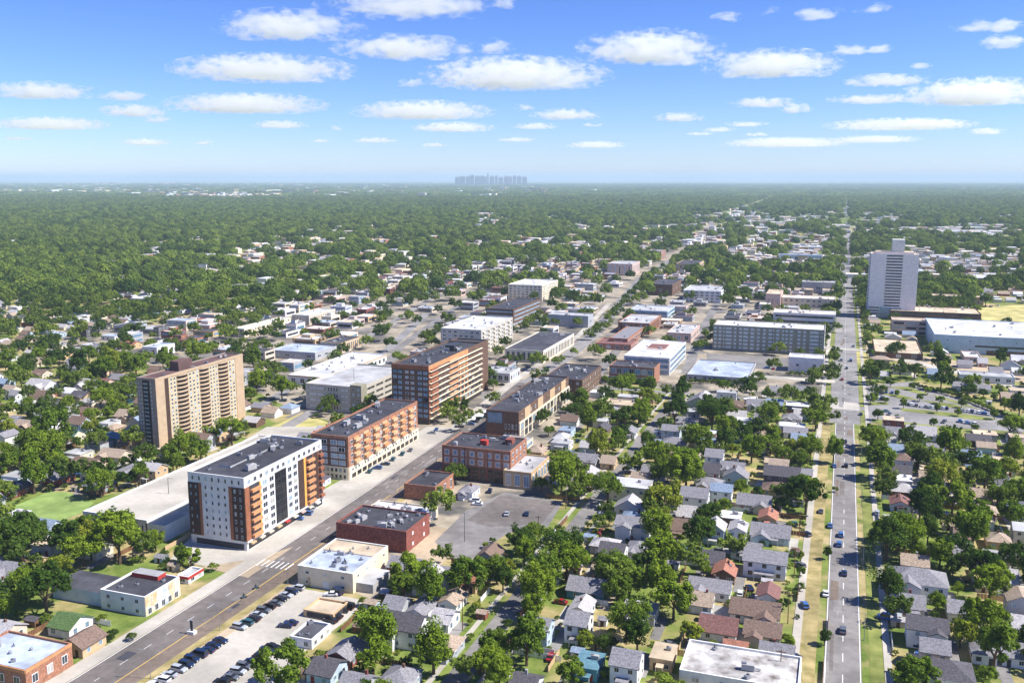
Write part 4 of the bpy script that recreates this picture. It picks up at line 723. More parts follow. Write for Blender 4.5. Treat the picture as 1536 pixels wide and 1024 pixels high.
TS = {'z1': '30 140 110,140 100 110,130 190 130,200 60 120,230 130 90,325 225 115,420 160 110,690 120 90,770 90 130,740 150 70,720 80 100,80 430 180,30 400 100,250 440 150,400 450 230 2,330 470 150 2,580 470 140,440 380 110,260 590 200,190 660 140,60 680 140,20 720 90,120 620 120,800 490 90 2,740 490 70,830 520 60,550 770 60 2,480 980 110 2,670 880 80 2,900 740 55 2,715 680 35 2,355 800 40,10 480 60,480 400 120,540 400 90,620 440 90,200 480 120,150 420 100,300 560 110',
 'z2': '155 615 50 2,690 560 140,680 620 120,740 600 70,200 950 200,560 920 140 2,800 880 190 2,1040 880 130,600 1000 120,1010 560 80',
 'z3': '380 190 140 2,565 230 130,520 60 110,760 100 130 2,880 150 180,770 180 90,930 40 130,1030 50 90,780 280 150 3,760 400 130 2,940 340 110 0,930 420 140 0,360 450 170,400 520 160 2,220 450 110,120 560 120,250 560 150,330 560 130 2,290 640 170 2,230 600 120,260 720 110 2,240 850 180,330 830 160 2,290 900 200,110 870 130,80 930 130,130 980 140 2,420 960 120,470 840 80 3,600 640 120,650 600 130,640 760 170,700 760 170 0,720 830 150 0,770 500 160 2,830 520 120 2,720 560 110,780 620 150 2,830 670 170 2,880 730 130 2,900 810 100,580 760 110,740 950 70,950 560 60,570 360 60',
 'z4': '75 80 110,150 60 90,270 130 60,95 260 50 0,40 30 90,380 90 90 2,320 270 140,300 240 100 2,380 505 45,300 520 35,235 570 40,360 780 50 0,365 840 60 0,300 910 50,265 740 50 0,540 40 110,700 40 100 0,870 60 130,560 130 130,740 110 100,570 250 130,550 100 90,560 430 170,540 400 90,590 620 150 0,830 500 120,740 490 80,800 350 110 0,750 300 120,830 200 130,800 250 110,1010 180 130,900 330 180,930 400 160 2,980 370 130 2,880 280 120,1060 260 110,1100 100 100,1130 250 110,1120 340 120,1050 450 130,1120 520 120 0,1010 540 150,1030 620 160 2,1110 660 140,970 640 90,1040 780 170 2,1050 870 190,1000 860 120,1120 830 110,1130 920 100,1060 950 130 2,820 700 80 2,1090 160 100,960 210 100,780 420 100 0,860 130 80,620 990 80 2,520 830 25,580 890 22,510 530 25,1000 1000 100,1130 600 100 0,910 80 80,880 560 60,900 640 50',
 'z5': '90 620 170 3,380 430 170,360 550 130,540 480 220,520 590 190,480 150 160 0,500 80 130 0,250 150 150,290 60 110,150 190 130 0,720 170 180 0,640 300 190,840 320 190 0,790 250 110,980 380 170,1080 180 150,1010 260 160,1110 300 120,1170 420 120,1280 470 110,1250 370 130,1440 200 140 2,1450 400 150,360 700 190 3,380 850 160 3,660 800 170 0,660 900 230 0,850 400 70,1330 660 200 2,1380 700 180 2,1010 670 90 0,900 640 100 2,800 750 100 2,40 360 120 2,120 320 110,300 330 120,1300 380 80,60 680 100 3',
 'za': '380 190 300,250 330 200,370 380 190,250 520 260,70 430 170,60 200 150,690 190 130,620 330 80,620 650 230 0,840 490 200,880 680 120,500 100 150,1000 450 120,1280 430 180,1450 330 160 2,1130 420 100,1060 560 180,660 100 120,820 90 90,950 80 100,50 60 100,20 690 60,120 930 250 0,280 930 220 0,60 980 200,770 900 160,920 930 140,1100 980 180 2,860 1000 150 3,680 990 200 3,160 130 90,30 360 90,440 420 110,180 330 100',
 'zb': '600 640 170 0,720 620 190 0,840 640 180,1040 640 180,1130 640 150,450 600 120,100 700 150,190 680 140,60 590 130,330 530 100,300 560 120,520 770 110,770 900 180 2,880 960 120,820 830 120,950 860 120,1280 570 110,1340 620 110,520 930 110 2,210 970 150,70 960 150,460 1010 120,680 560 120,230 640 90,160 760 100,40 650 90,660 700 120,900 700 110',
 'zt': '590 790 190 2,640 830 140 2,840 700 170,880 720 120,800 720 110,440 830 150 2,540 790 110,980 240 130,1000 400 130,1120 420 140 2,1240 430 130,620 190 140,400 240 100,470 280 100 2,70 300 160,150 250 140,250 250 100,960 460 90,1060 370 100',
 'z8': '1280 210 160,1340 330 180 2,1250 280 140,1140 740 230 2,1200 680 160 2,1440 520 200,1400 590 170 2,1040 430 90,650 90 90,420 240 90,1440 840 180 2,940 830 120,380 270 60,470 270 50,330 300 50',
 'zr': '150 540 150 0,190 500 120 0,330 530 110 0,430 520 120,560 600 140,650 640 130,380 580 140,620 460 160 0,800 670 100 0,910 690 70,1030 440 110,1100 770 150,1100 900 170 2,100 970 180,380 960 190,680 980 230,1000 760 90 2,980 720 60,100 240 50,105 300 45,110 350 40,440 640 100,1060 60 110 0,960 40 90,500 610 100,700 690 90,600 520 90,1160 820 100,340 480 60,400 690 35,300 680 35,600 770 40,850 840 40,450 830 35,700 850 40,250 600 40,520 700 35,760 560 50,700 560 45',
 'zg': '370 50 70,1300 290 110,560 700 110 0,560 770 90,300 740 130,240 750 130 2,890 790 100,710 820 90,1180 900 150 2,160 960 200 0,740 980 170,500 760 100 0,110 250 90,150 160 60,1320 230 90',
 'zv': '340 610 180 2,510 600 90,620 620 160,850 640 180 0,880 770 190 0,560 720 160 2,540 830 190 2,1200 860 240 0,1390 980 170,50 930 200 2,290 930 140,380 900 150 0,100 860 130,410 560 120 2,180 560 80,960 650 90,1320 600 120',
 'z6': '900 380 150,950 200 160 2,1000 60 130,820 290 120,700 800 160 2,760 900 180,520 620 40 3,600 520 60,60 900 150 2,110 1010 130',
 'z7': '900 230 80 0,560 880 70,600 60 140 2,100 700 110 3,220 740 120,960 700 80'}
TREES = []   # x, y, width, tone, wpx
def near_tree(x, y, w):
    for t in TREES:
        if (t[0]-x)**2+(t[1]-y)**2 < (.30*(t[2]+w))**2: return True
    return False
tr = random.Random(5)
for zk, txt in TS.items():
    ox, oy, sc = ZO[zk]
    for it in txt.split(','):
        q = it.split(); px, py, wp = ox+float(q[0])/sc, oy+float(q[1])/sc, float(q[2])/sc*1.13
        w = 10.0
        for _ in range(4): p = G(px, py, .55*w); w = wp*proj(p.x, p.y, .55*w)[2]/F
        w = min(w, 19); tone = int(q[3]) if len(q) > 3 else tr.choices([0, 1, 2, 3], [3, 5, 2.4, .6])[0]
        ok = None
        for dx, dy in ((0, 0), (2.5, 0), (-2.5, 0), (0, 2.5), (0, -2.5), (4.5, 0), (-4.5, 0), (0, 5), (0, -5), (5, 5), (-5, 5), (7, 0), (-7, 0), (0, 8), (0, -8)):
            if free(p.x+dx-1, p.x+dx+1, p.y+dy-1, p.y+dy+1): ok = (p.x+dx, p.y+dy); break
        if ok and not near_tree(*ok, w): TREES.append((*ok, w, tone, wp))
for pl_ in ([(1355, 613), (1400, 620), (1440, 624), (1490, 629)], [(1385, 602), (1415, 606), (1445, 612)], [(1338, 581), (1365, 585), (1390, 592)], [(1312, 630), (1350, 635), (1400, 641), (1460, 648)], [(1326, 591), (1350, 594)], [(1306, 606), (1328, 605)]):
    for px, py in pl_:
        q = G(px+tr.uniform(-6, 6), py); TREES.append((q.x, q.y, tr.uniform(4.5, 7.5), tr.choice([0, 1, 2]), 14))
print('manual trees', len(TREES))
for t in TREES: mark(t[0]-t[2]*.11, t[0]+t[2]*.11, t[1]-t[2]*.11, t[1]+t[2]*.11)
# ------------------------------------------------------------------ downtown fill
townw = gp(town); east1 = gp([(1385, 400), (1560, 395), (1560, 440), (1385, 470)]); east2 = gp([(1278, 350), (1340, 350), (1330, 420), (1282, 440)]); mid2 = gp([(1085, 400), (1245, 395), (1245, 425), (1060, 430)])
wood1 = gp([(-40, 445), (60, 470), (200, 480), (400, 455), (560, 415), (700, 400), (780, 385), (790, 415), (900, 395), (960, 370), (1050, 335), (1060, 300), (-200, 300)])
fr_ = random.Random(21); nfill = 0
WF = ['beige_wall', 'white_wall', 'cream_wall', 'grey_wall', 'tan_wall', 'orange_brick', 'pink_wall', 'lilac_wall', 'siding_grey', 'red_brick', 'concrete_wall']; RF = ['white_roof']*4+['pale_roof']*4+['cream_roof']*2+['tan_roof', 'dark_roof', 'dark_roof', 'silver_roof', 'silver_roof', 'brown_roof']
def small_block(x, y, w, d, h, wall, roof):
    root = thing('commercial_building', (x+w/2, y-d/2, 0)); shell(root, w, d, h, wall, roof, .4, .3)
    n = max(1, int(h/3.6)); gl = fr_.choice(['dark_glass', 'sky_glass', 'pane_black'])
    f_ = 'E' if x < AVX else 'W'
    for k in range(n):
        z = h*(k+.25)/n; part(root, 'window_band', 'S', 0, -w*.9, -w*.1, z, z+h/n*.4, .1, gl); part(root, 'window_band', f_, 0 if f_ == 'E' else -w, d*.1, d*.9, z, z+h/n*.4, .1, gl)
    if fr_.random() < .6: roof_units(root, w, d, h-.4, fr_.randrange(1, 4), fr_, .9)
    if fr_.random() < .25: MB().box(-w*.8, -w*.4, d*.4, d*.8, h-.4, h+2.2, wall, roof).build('upper_floor', root)
    tag(root, None, 'commercial building', 'flat roofed buildings of the town'); mark(x-w/2-1.5, x+w/2+1.5, y-d/2-2, y+d/2+2)
    sz = 'small' if w*d < 300 else 'large' if w*d > 620 else 'medium'
    THINGS.append((root, ['%s %s roofed building' % (CN.get(wall, 'pale'), RN.get(roof, 'pale'))], (x, y)))
def fill_blocks(poly, sx, sy, prob, ymax=1750):
    global nfill
    xs_ = [p[0] for p in poly]; ys_ = [p[1] for p in poly]
    y = min(ys_)
    while y < min(max(ys_), ymax):
        x = min(xs_)
        while x < max(xs_):
            w, d = fr_.uniform(10, sx*.95), fr_.uniform(12, sy*.8); jx, jy = x+fr_.uniform(-3, 3), y+fr_.uniform(-4, 4); x += sx*fr_.uniform(.8, 1.25)
            if nfill > 295 or fr_.random() > prob*(.5 if proj(jx, jy)[0] < 420 else 1) or not inpoly(np.array(jx), np.array(jy), poly): continue
            if not free(jx-w/2-1, jx+w/2+1, jy-d/2-1, jy+d/2+1): continue
            P_ = proj(jx, jy)
            if not (-30 < P_[0] < 1570): continue
            small_block(jx, jy, w, d, fr_.choice([4, 4.5, 5, 6, 7, 8]) if P_[1] < 560 else fr_.choice([4, 5]), fr_.choice(WF), fr_.choice(RF)); nfill += 1
        y += sy
fill_blocks(townw, 22, 25, .95); fill_blocks(east1, 38, 50, .5); fill_blocks(east2, 30, 40, .35); fill_blocks(mid2, 34, 50, .6)
print('fill blocks', nfill)
# ------------------------------------------------------------------ house fill
cand = []; hf = random.Random(31)
for j in range(0, 84):
    yb = 190+j*20
    for i in range(-75, 75):
        x, y = i*14.5+hf.uniform(-2, 2), yb+hf.uniform(-4, 4); q = proj(x, y)
        if not (-25 < q[0] < 1560 and 330 < q[1] < 1060): continue
        if inpoly(np.array(x), np.array(y), townw): continue
        w_ = inpoly(np.array(x), np.array(y), wood1)
        if hf.random() > (.3 if w_ else .86): continue
        w, d = hf.uniform(7.5, 12), hf.uniform(7, 9.5)
        if not free(x-w/2-1, x+w/2+1, y-d/2-1, y+d/2+1): continue
        cand.append((w*F/q[2], x, y, w, d)); mark(x-w/2-(3 if w_ else 0), x+w/2, y-d/2-(16 if w_ else 0), y+d/2)
nh0 = len(cand)
for _ in range(9000):
    q = G(hf.uniform(0, 1536), hf.uniform(590, 1020)); w, d = hf.uniform(7, 10.5), hf.uniform(7, 9)
    if len(cand)-nh0 > 110 or inpoly(np.array(q.x), np.array(q.y), townw) or not free(q.x-w/2-.6, q.x+w/2+.6, q.y-d/2-1, q.y+d/2+.6): continue
    cand.append((w*F/proj(q.x, q.y)[2], q.x, q.y, w, d)); mark(q.x-w/2, q.x+w/2, q.y-d/2, q.y+d/2)
print('extra houses', len(cand)-nh0)
cand.sort(reverse=True); n_ind = max(0, 300-len(HL))
WH = ['siding_white']*5+['siding_cream']*3+['siding_grey']*3+['lightblue_wall', 'lightblue_wall', 'beige_wall', 'red_brick', 'brown_wall', 'tan_wall', 'pink_wall']
RH = ['grey_shingle']*4+['dark_shingle']*2+['light_shingle']*6+['brown_shingle']*3+['tan_shingle']*4+['white_roof']+['blue_shingle']*2+['red_shingle', 'grey_shingle']
rest = MB()
for k, (wp, x, y, w, d) in enumerate(cand):
    kind = hf.choice(['gx', 'gx', 'gx', 'gy', 'hip', 'hip', 'flat']); wall, roof = hf.choice(WH), hf.choice(RH)
    if k < n_ind: house(x, y, w, d, 2 if hf.random() < .2 else 1, kind, wall, roof if kind != 'flat' else hf.choice(['pale_roof', 'white_roof', 'tan_roof']), wp > 26, hf)
    else:
        n0 = len(rest.v); z = 2.8; al = 'y' if kind == 'gy' else 'x'
        if kind == 'flat': rest.box(-w/2, w/2, -d/2, d/2, 0, 3.4, wall, 'white_roof')
        else: wall_gable(rest, w, d, z, al, wall); roof_gable(rest, w, d, z, al, roof)
        rest.v[n0:] = [(a+x, c+y, e) for a, c, e in rest.v[n0:]]
print('fill houses', len(cand))
FOC = np.zeros((700, 560), bool)
FAR2 = set()
def fmark(x0, x1, y0, y1): FOC[max(0, int((x0+5250)/15)):max(0, int((x1+5250)/15)+1), max(0, int(y0/15)):max(0, int(y1/15)+1)] = True
def focc(x, y):
    i = np.clip(((x+5250)/15).astype(int), 0, 699); j = np.clip((y/15).astype(int), 0, 559); return FOC[i, j]
def far_box(px, py, n, spx, spy, rnd, big=1.0):
    for _ in range(n):
        p = G(px+rnd.gauss(0, spx), max(271.5, py+rnd.gauss(0, spy))); w, d, h = rnd.uniform(12, 45)*big, rnd.uniform(15, 60)*big, rnd.uniform(5, 9)*(1 if big < 1.5 else 2.4)
        if p.y < 1750 and inpoly(np.array(p.x), np.array(p.y), townw): continue
        fmark(p.x-w/2-4, p.x+w/2+4, p.y-d/2-(p.y*.016), p.y+d/2)
        if p.y > 5500:
            for q in range(5): FAR2.add((int(p.x//90), int(p.y//90)-q))
        n0 = len(rest.v); rest.box(-w/2, w/2, -d/2, d/2, 0, h, rnd.choice(['white_wall', 'cream_wall', 'white_wall', 'tan_wall', 'grey_wall', 'orange_brick']), rnd.choice(['white_roof', 'white_roof', 'pale_roof', 'cream_roof', 'tan_roof', 'dark_roof']))
        rest.v[n0:] = [(a+p.x, c+p.y, e) for a, c, e in rest.v[n0:]]
fb = random.Random(41)
for a in [(330, 294, 80, 50, 3, 1.5), (120, 286, 40, 80, 3, 2), (450, 285, 40, 120, 3, 2), (620, 290, 40, 120, 4, 1.5), (250, 288, 30, 30, 2, 1.5), (60, 279, 30, 60, 2, 2.6), (150, 276, 30, 40, 1.5, 3), (300, 277, 30, 40, 1, 3), (410, 276, 30, 30, 1, 3), (360, 279, 24, 50, 1, 2.6), (600, 281, 34, 40, 2, 2.5), (640, 276, 20, 40, 1.5, 3), (760, 285, 20, 40, 1.5, 2), (780, 297, 24, 40, 2, 1.2),
          (690, 312, 45, 40, 4, .8), (630, 318, 16, 30, 4, .7), (740, 330, 34, 12, 8, .8), (860, 300, 34, 30, 3, 1.1), (930, 309, 24, 30, 3, .9), (860, 372, 26, 40, 4, .6), (790, 365, 20, 25, 4, .6), (1150, 331, 110, 70, 5, .8), (1050, 325, 34, 20, 4, .7), (1105, 322, 24, 8, 6, .7), (1270, 318, 16, 30, 3, .9), (1290, 348, 16, 20, 3, .7),
          (1420, 347, 60, 50, 4, .8), (1480, 352, 24, 30, 3, .8), (1340, 330, 24, 30, 3, .7), (1500, 330, 20, 40, 2, .8), (1400, 297, 8, 50, 3, 1), (1380, 276, 10, 60, 1.5, 3), (1200, 275, 10, 60, 1, 3), (960, 276, 10, 60, 1, 3), (1000, 345, 14, 30, 5, .6), (40, 350, 10, 50, 15, .6), (300, 355, 330, 230, 26, .42), (1160, 385, 110, 55, 18, .42), (1170, 355, 90, 60, 9, .5), (1400, 385, 80, 90, 18, .45), (1450, 350, 60, 60, 8, .6), (870, 340, 60, 90, 12, .5), (500, 400, 70, 110, 16, .42), (950, 335, 50, 90, 12, .5), (1020, 372, 60, 40, 14, .45), (700, 320, 160, 200, 18, .6), (1250, 310, 120, 200, 12, .7), (400, 300, 160, 300, 9, 1), (1000, 290, 120, 300, 7, 1.2), (760, 279, 120, 480, 3, 2.6), (650, 345, 90, 120, 25, .45), (150, 330, 40, 150, 12, .6), (350, 390, 60, 150, 20, .4), (1400, 330, 40, 120, 12, .6), (1420, 400, 50, 90, 15, .4), (560, 345, 24, 90, 18, .6), (100, 312, 14, 60, 8, .8), (1100, 365, 30, 70, 8, .6)]: far_box(*a[:5], fb, a[5])
tag(rest.build('distant_rooftops'), 'pale rooftops of countless far houses and sheds among the woods', 'rooftops', None, 'stuff')
# ------------------------------------------------------------------ woodland
nr = np.random.default_rng(4)
def field(d0, d1, step, margin=60):
    xs_, ys_ = [], []
    half = (CX+margin)/F*1.02
    r = np.arange(d0, d1, step)
    for d in r:
        wdt = d*half/math.cos(0); n = int(2*wdt/step); lat = np.linspace(-wdt, wdt, n)+nr.uniform(-.42, .42, n)*step; f = d+nr.uniform(-.42, .42, n)*step
        xs_.append(rt.x*lat+fw.x*f); ys_.append(rt.y*lat+fw.y*f)
    return np.concatenate(xs_), np.concatenate(ys_)
def noise2(x, y, s):
    return (np.sin(x/s+1.3*np.sin(y/s*.7+2))+np.sin(y/s*1.1+1.7*np.sin(x/s*.6))+np.sin((x+y)/s*.53+4)+np.sin((x-y*.7)/s*1.9)*.6)/3.6
def occ_at(x, y):
    i = ((x-OX0)/OC).astype(int); j = ((y-OY0)/OC).astype(int); ok = (i >= 0) & (j >= 0) & (i < 900) & (j < 900); r = np.zeros(len(x), bool); r[ok] = OCC[i[ok], j[ok]]; return r
def project(x, y):
    zc = x*cf.x+y*cf.y-H*cf.z; u = (x*rt.x+y*rt.y)/zc*F+CX; v = CY-F*(x*cu.x+y*cu.y-H*cu.z)/zc; return u, v, zc
X, Y = field(200, 2300, 8.6); u, v, zc = project(X, Y); D = np.full(len(X), .55)
D[v > 640] = .20; D[(v > 560) & (v <= 640)] = .28; D[(u < 430) & (v > 450) & (v < 560)] = .62; D[(u < 330) & (v >= 560) & (v < 700)] = .4; D[(u > 1300) & (v > 650)] = .34; D[(u > 1290) & (v > 545) & (v <= 650)] = .1
D[(u > 880) & (u < 1235) & (v > 585) & (v < 640)] = .34
inw = inpoly(X, Y, wood1); D[inw] = .86; tw_ = inpoly(X, Y, townw); D[tw_] = np.where(u[tw_] < 420, .42, .17); D[(u > 1290) & (v < 475)] = .58; D[(u > 1060) & (u < 1250) & (v < 430)] = .45; D[(u > 1290) & (v < 420)] = .52
inmead = inpoly(X, Y, gp([(1465, 440), (1570, 440), (1570, 490), (1465, 490)])); D[inmead] = .02; D[inpoly(X, Y, gp([(1290, 480), (1560, 480), (1560, 560), (1290, 560)]))] = .04
D *= np.clip(.85+.5*noise2(X, Y, 60), .2, 1.15)
keep = (nr.random(len(X)) < D) & ~occ_at(X, Y) & ~focc(X, Y) & (v < 1060); X, Y, zc = X[keep], Y[keep], zc[keep]; W_ = nr.uniform(10, 17, len(X)); W_[zc > 1000] *= nr.uniform(.8, 1.35, (zc > 1000).sum()); W_[zc < 900] *= nr.uniform(.55, 1.0, (zc < 900).sum())
yr = np.arange(560, 2290, 11.0); ax_ = np.concatenate([np.full(len(yr), AVX+17), np.full(len(yr), AVX-18.5)])+nr.uniform(-1, 1, 2*len(yr)); ay_ = np.concatenate([yr, yr+4])+nr.uniform(-2, 2, 2*len(yr))
pts_ = [gp([(812, 566), (862, 532), (905, 500), (946, 455)]), gp([(660, 668), (700, 640), (760, 590)]), gp([(880, 512), (914, 480), (975, 415), (1040, 372)])]
for pl_ in pts_:
    for (x0, y0), (x1, y1) in zip(pl_[:-1], pl_[1:]):
        n = int(math.hypot(x1-x0, y1-y0)/13); t_ = (np.arange(n)+.5)/max(1, n); ax_ = np.concatenate([ax_, x0+(x1-x0)*t_+nr.uniform(-1.5, 1.5, n)]); ay_ = np.concatenate([ay_, y0+(y1-y0)*t_+nr.uniform(-1.5, 1.5, n)])
kk = (nr.random(len(ax_)) < .62) & ~focc(ax_, ay_); ax_, ay_ = ax_[kk], ay_[kk]; X, Y = np.concatenate([X, ax_]), np.concatenate([Y, ay_]); zc = np.concatenate([zc, project(ax_, ay_)[2]]); W_ = np.concatenate([W_, nr.uniform(5, 10.5, len(ax_))])
px_ = W_*F/zc; order = np.argsort(-px_); need = max(0, 300-len(TREES)); tops = order[:need]
for i in tops: TREES.append((X[i], Y[i], W_[i], tr.choices([0, 1, 2], [3, 5, 2])[0], px_[i]))
msk = np.ones(len(X), bool); msk[tops] = False; X, Y, W_, zc = X[msk], Y[msk], W_[msk], zc[msk]
TREES.sort(key=lambda t: -t[4])
if len(TREES) > 300:
    ex_ = TREES[300:]; X = np.concatenate([X, [t[0] for t in ex_]]); Y = np.concatenate([Y, [t[1] for t in ex_]]); W_ = np.concatenate([W_, [t[2] for t in ex_]]); zc = np.concatenate([zc, [500.0]*len(ex_)])
print('woodland near', len(X), 'trees', len(TREES))
for k, (x, y, w, tone, wp) in enumerate(TREES[:300]):
    s = tr.choices([0, 1, 2], [4, 3, 3])[0]; root = thing('tree', (x, y, 0), tr.uniform(0, 6.28)); hz = w*tr.uniform(.88, 1.12)
    obj('crown', crown(tone, s, tr.randrange(3)), root, None, 0, (w, w, hz)); obj('trunk', TRK[k % 4], root, None, 0, (w, w, hz))
    tag(root, None, 'tree', 'broadleaf trees of the town'); sz = 'small' if w < 7.5 else 'large' if w > 12.5 else 'medium'
    THINGS.append((root, ['%s %s %s tree' % (sz, TONES[tone][1], SHP[s])], (x, y)))
def scatter(name, P, scales, meshes, label, cat, zmul=None):
    me = bpy.data.meshes.new(name); n = len(P); me.vertices.add(n); me.vertices.foreach_set('co', np.asarray(P, np.float32).ravel())
    for nm, ty, arr in (('tree_scale', 'FLOAT', scales), ('tree_turn', 'FLOAT', nr.uniform(0, 6.28, n)), ('tree_kind', 'INT', nr.integers(0, len(meshes), n))):
        at = me.attributes.new(nm, ty, 'POINT'); at.data.foreach_set('value', np.asarray(arr, np.int32 if ty == 'INT' else np.float32))
    o = obj(name, me); tag(o, label, cat, None, 'stuff')
    ng = bpy.data.node_groups.new(name, 'GeometryNodeTree'); ng.interface.new_socket('Geometry', in_out='INPUT', socket_type='NodeSocketGeometry'); ng.interface.new_socket('Geometry', in_out='OUTPUT', socket_type='NodeSocketGeometry')
    N, L = ng.nodes, ng.links; gi, go = N.new('NodeGroupInput'), N.new('NodeGroupOutput'); jn = N.new('GeometryNodeJoinGeometry')
    for m in meshes:
        t = bpy.data.objects.new('woodland_crown', m); oi = N.new('GeometryNodeObjectInfo'); oi.inputs['Object'].default_value = t; oi.inputs['As Instance'].default_value = True; L.new(oi.outputs['Geometry'], jn.inputs[0])
    ip = N.new('GeometryNodeInstanceOnPoints'); L.new(gi.outputs[0], ip.inputs['Points']); L.new(jn.outputs[0], ip.inputs['Instance']); ip.inputs['Pick Instance'].default_value = True
    def attr(nm, ty):
        a = N.new('GeometryNodeInputNamedAttribute'); a.data_type = ty; a.inputs['Name'].default_value = nm; return a.outputs['Attribute']
    L.new(attr('tree_kind', 'INT'), ip.inputs['Instance Index']); L.new(attr('tree_scale', 'FLOAT'), ip.inputs['Scale'])
    cx = N.new('ShaderNodeCombineXYZ'); L.new(attr('tree_turn', 'FLOAT'), cx.inputs['Z']); er = N.new('FunctionNodeEulerToRotation'); L.new(cx.outputs[0], er.inputs[0]); L.new(er.outputs[0], ip.inputs['Rotation'])
    L.new(ip.outputs[0], go.inputs[0]); md = o.modifiers.new('scatter', 'NODES'); md.node_group = ng; return o
def dome_mesh(seed, n, lf):
    r = random.Random(seed); V, Fc = [], []; ph = [r.uniform(0, 6.3) for _ in range(6)]; ez = r.uniform(.34, .46)
    for k in range(n):
        u, a = r.uniform(-.45, 1), r.uniform(0, 2*PI); q = math.sqrt(max(0, 1-u*u)); bump = 1+.13*math.sin(3*a+ph[0])*math.cos(4*u+ph[1])+.1*math.sin(5*a+ph[2]+6*u)+.07*math.sin(9*a+ph[3])*math.sin(8*u+ph[4])
        rad = bump*r.uniform(.86, 1.04); d = Vector((q*math.cos(a), q*math.sin(a), u)); p = Vector((d.x*.43*rad, d.y*.43*rad, .48+d.z*ez*rad))
        nn_ = (d+Vector((r.gauss(0, .38), r.gauss(0, .38), r.gauss(.1, .38)))).normalized(); t = nn_.orthogonal().normalized(); t = Matrix.Rotation(r.uniform(0, 6.3), 3, nn_) @ t; s = nn_.cross(t); h = lf*r.uniform(.6, 1.3)/2; k0 = len(V)
        V += [p+t*h, p+s*h*.8, p-t*h, p-s*h*.8]; Fc.append((k0, k0+1, k0+2, k0+3))
    me = bpy.data.meshes.new('crown'); me.from_pydata([tuple(v) for v in V], [], Fc); me.materials.append(MATS['leaf_far']); return me
nearm = [crown_mesh(900+k, 30, 46, .085, 'leaf_far', SHP[k % 2]) for k in range(4)]
midm = [dome_mesh(950+k, 430, .13) for k in range(7)]
Z0 = np.zeros(len(X)); a = zc < 1000
scatter('woodland', np.stack([X[a], Y[a], Z0[a]], 1), W_[a], nearm, 'lower trees filling the gardens between the houses', 'trees')
X2, Y2 = field(2300, 6500, 12.0); d2 = .8*np.clip(.85+.75*noise2(X2, Y2, 140), .1, 1.1); u, v, z2 = project(X2, Y2)
d2[(v > 320) & (v < 342) & (u > 1040) & (u < 1330)] *= .3; d2[(abs(v-345) < 12) & (abs(u-1430) < 80)] *= .45
roadband = np.abs(X2-AVX) < 11; d2[roadband] = 0
frp = gp([(1063, 330), (1085, 322), (1103, 317), (1160, 296), (1197, 277)])
for (ax, ay), (bx_, by_) in zip(frp[:-1], frp[1:]):
    t = np.clip(((X2-ax)*(bx_-ax)+(Y2-ay)*(by_-ay))/((bx_-ax)**2+(by_-ay)**2), 0, 1); d2[np.hypot(X2-ax-t*(bx_-ax), Y2-ay-t*(by_-ay)) < 28] = 0
k = (nr.random(len(X2)) < d2) & ~occ_at(X2, Y2) & ~focc(X2, Y2); X2, Y2 = X2[k], Y2[k]
P = np.concatenate([np.stack([X[~a], Y[~a], Z0[~a]], 1), np.stack([X2, Y2, np.zeros(len(X2))], 1)]); sc_ = np.concatenate([W_[~a]*1.08, nr.uniform(11, 24, len(X2))])
print('woodland far', len(P))
scatter('woodland', P, sc_, midm, 'dense green woods stretching from the town towards the horizon', 'woodland')
def grove(seed):
    r = random.Random(seed); V, Fc = [], []
    for k in range(26):
        cx, cy, s = r.uniform(-.5, .5), r.uniform(-.5, .5), r.uniform(.08, .14); cz = s*.32
        for q in range(26):
            d = Vector((r.gauss(0, 1), r.gauss(0, 1), abs(r.gauss(.3, .9)))).normalized(); p = Vector((cx, cy, cz))+Vector((d.x*s, d.y*s, d.z*s*.5)); n = (d+Vector((r.gauss(0, .3), r.gauss(0, .3), .2))).normalized(); t = n.orthogonal().normalized(); sd_ = n.cross(t); h = s*.42; k0 = len(V)
            V += [p+t*h, p+sd_*h, p-t*h, p-sd_*h]; Fc.append((k0, k0+1, k0+2, k0+3))
    me = bpy.data.meshes.new('grove'); me.from_pydata([tuple(v) for v in V], [], Fc); me.materials.append(MATS['leaf_far']); return me
X3, Y3 = field(6500, 24000, 95); d3 = np.clip(.72+.75*noise2(X3, Y3, 900), .05, 1); k = (nr.random(len(X3)) < d3) & np.array([(int(a_//90), int(c_//90)) not in FAR2 for a_, c_ in zip(X3, Y3)]); X3, Y3 = X3[k], Y3[k]
print('groves', len(X3)); scatter('distant_woodland', np.stack([X3, Y3, np.zeros(len(X3))], 1), nr.uniform(105, 150, len(X3)), [grove(k) for k in range(4)], 'hazy blue green woods along the far horizon', 'woodland')
# shrubs
Xs, Ys = field(205, 620, 5.0); us, vs_, zs = project(Xs, Ys); ds = np.where(inpoly(Xs, Ys, townw), .02, .34); k = (nr.random(len(Xs)) < ds) & ~occ_at(Xs, Ys); Xs, Ys = Xs[k], Ys[k]
scatter('shrubs', np.stack([Xs, Ys, np.full(len(Xs), -.4)], 1), nr.uniform(1.4, 4.2, len(Xs)), nearm[:2], 'low garden shrubs and hedges between the houses', 'shrubs')
hl = []
for (a0, c0), (a1, c1) in ((((1372, 580)), (1440, 597)), ((1440, 597), (1500, 622)), ((1500, 622), (1545, 640)), ((1120, 575), (1030, 575)), ((1180, 562), (1240, 566))):
    p, q = G(a0, c0), G(a1, c1); n = int((q-p).length/1.6); hl += [tuple(p.lerp(q, i/n)+Vector((0, 0, -.5))) for i in range(n)]
scatter('hedge', hl, nr.uniform(2.6, 4.2, len(hl)), nearm[:2], 'clipped dark hedge along the station car park', 'hedge')
structure('driveway_paving', DRIVE.build('driveway_paving'))

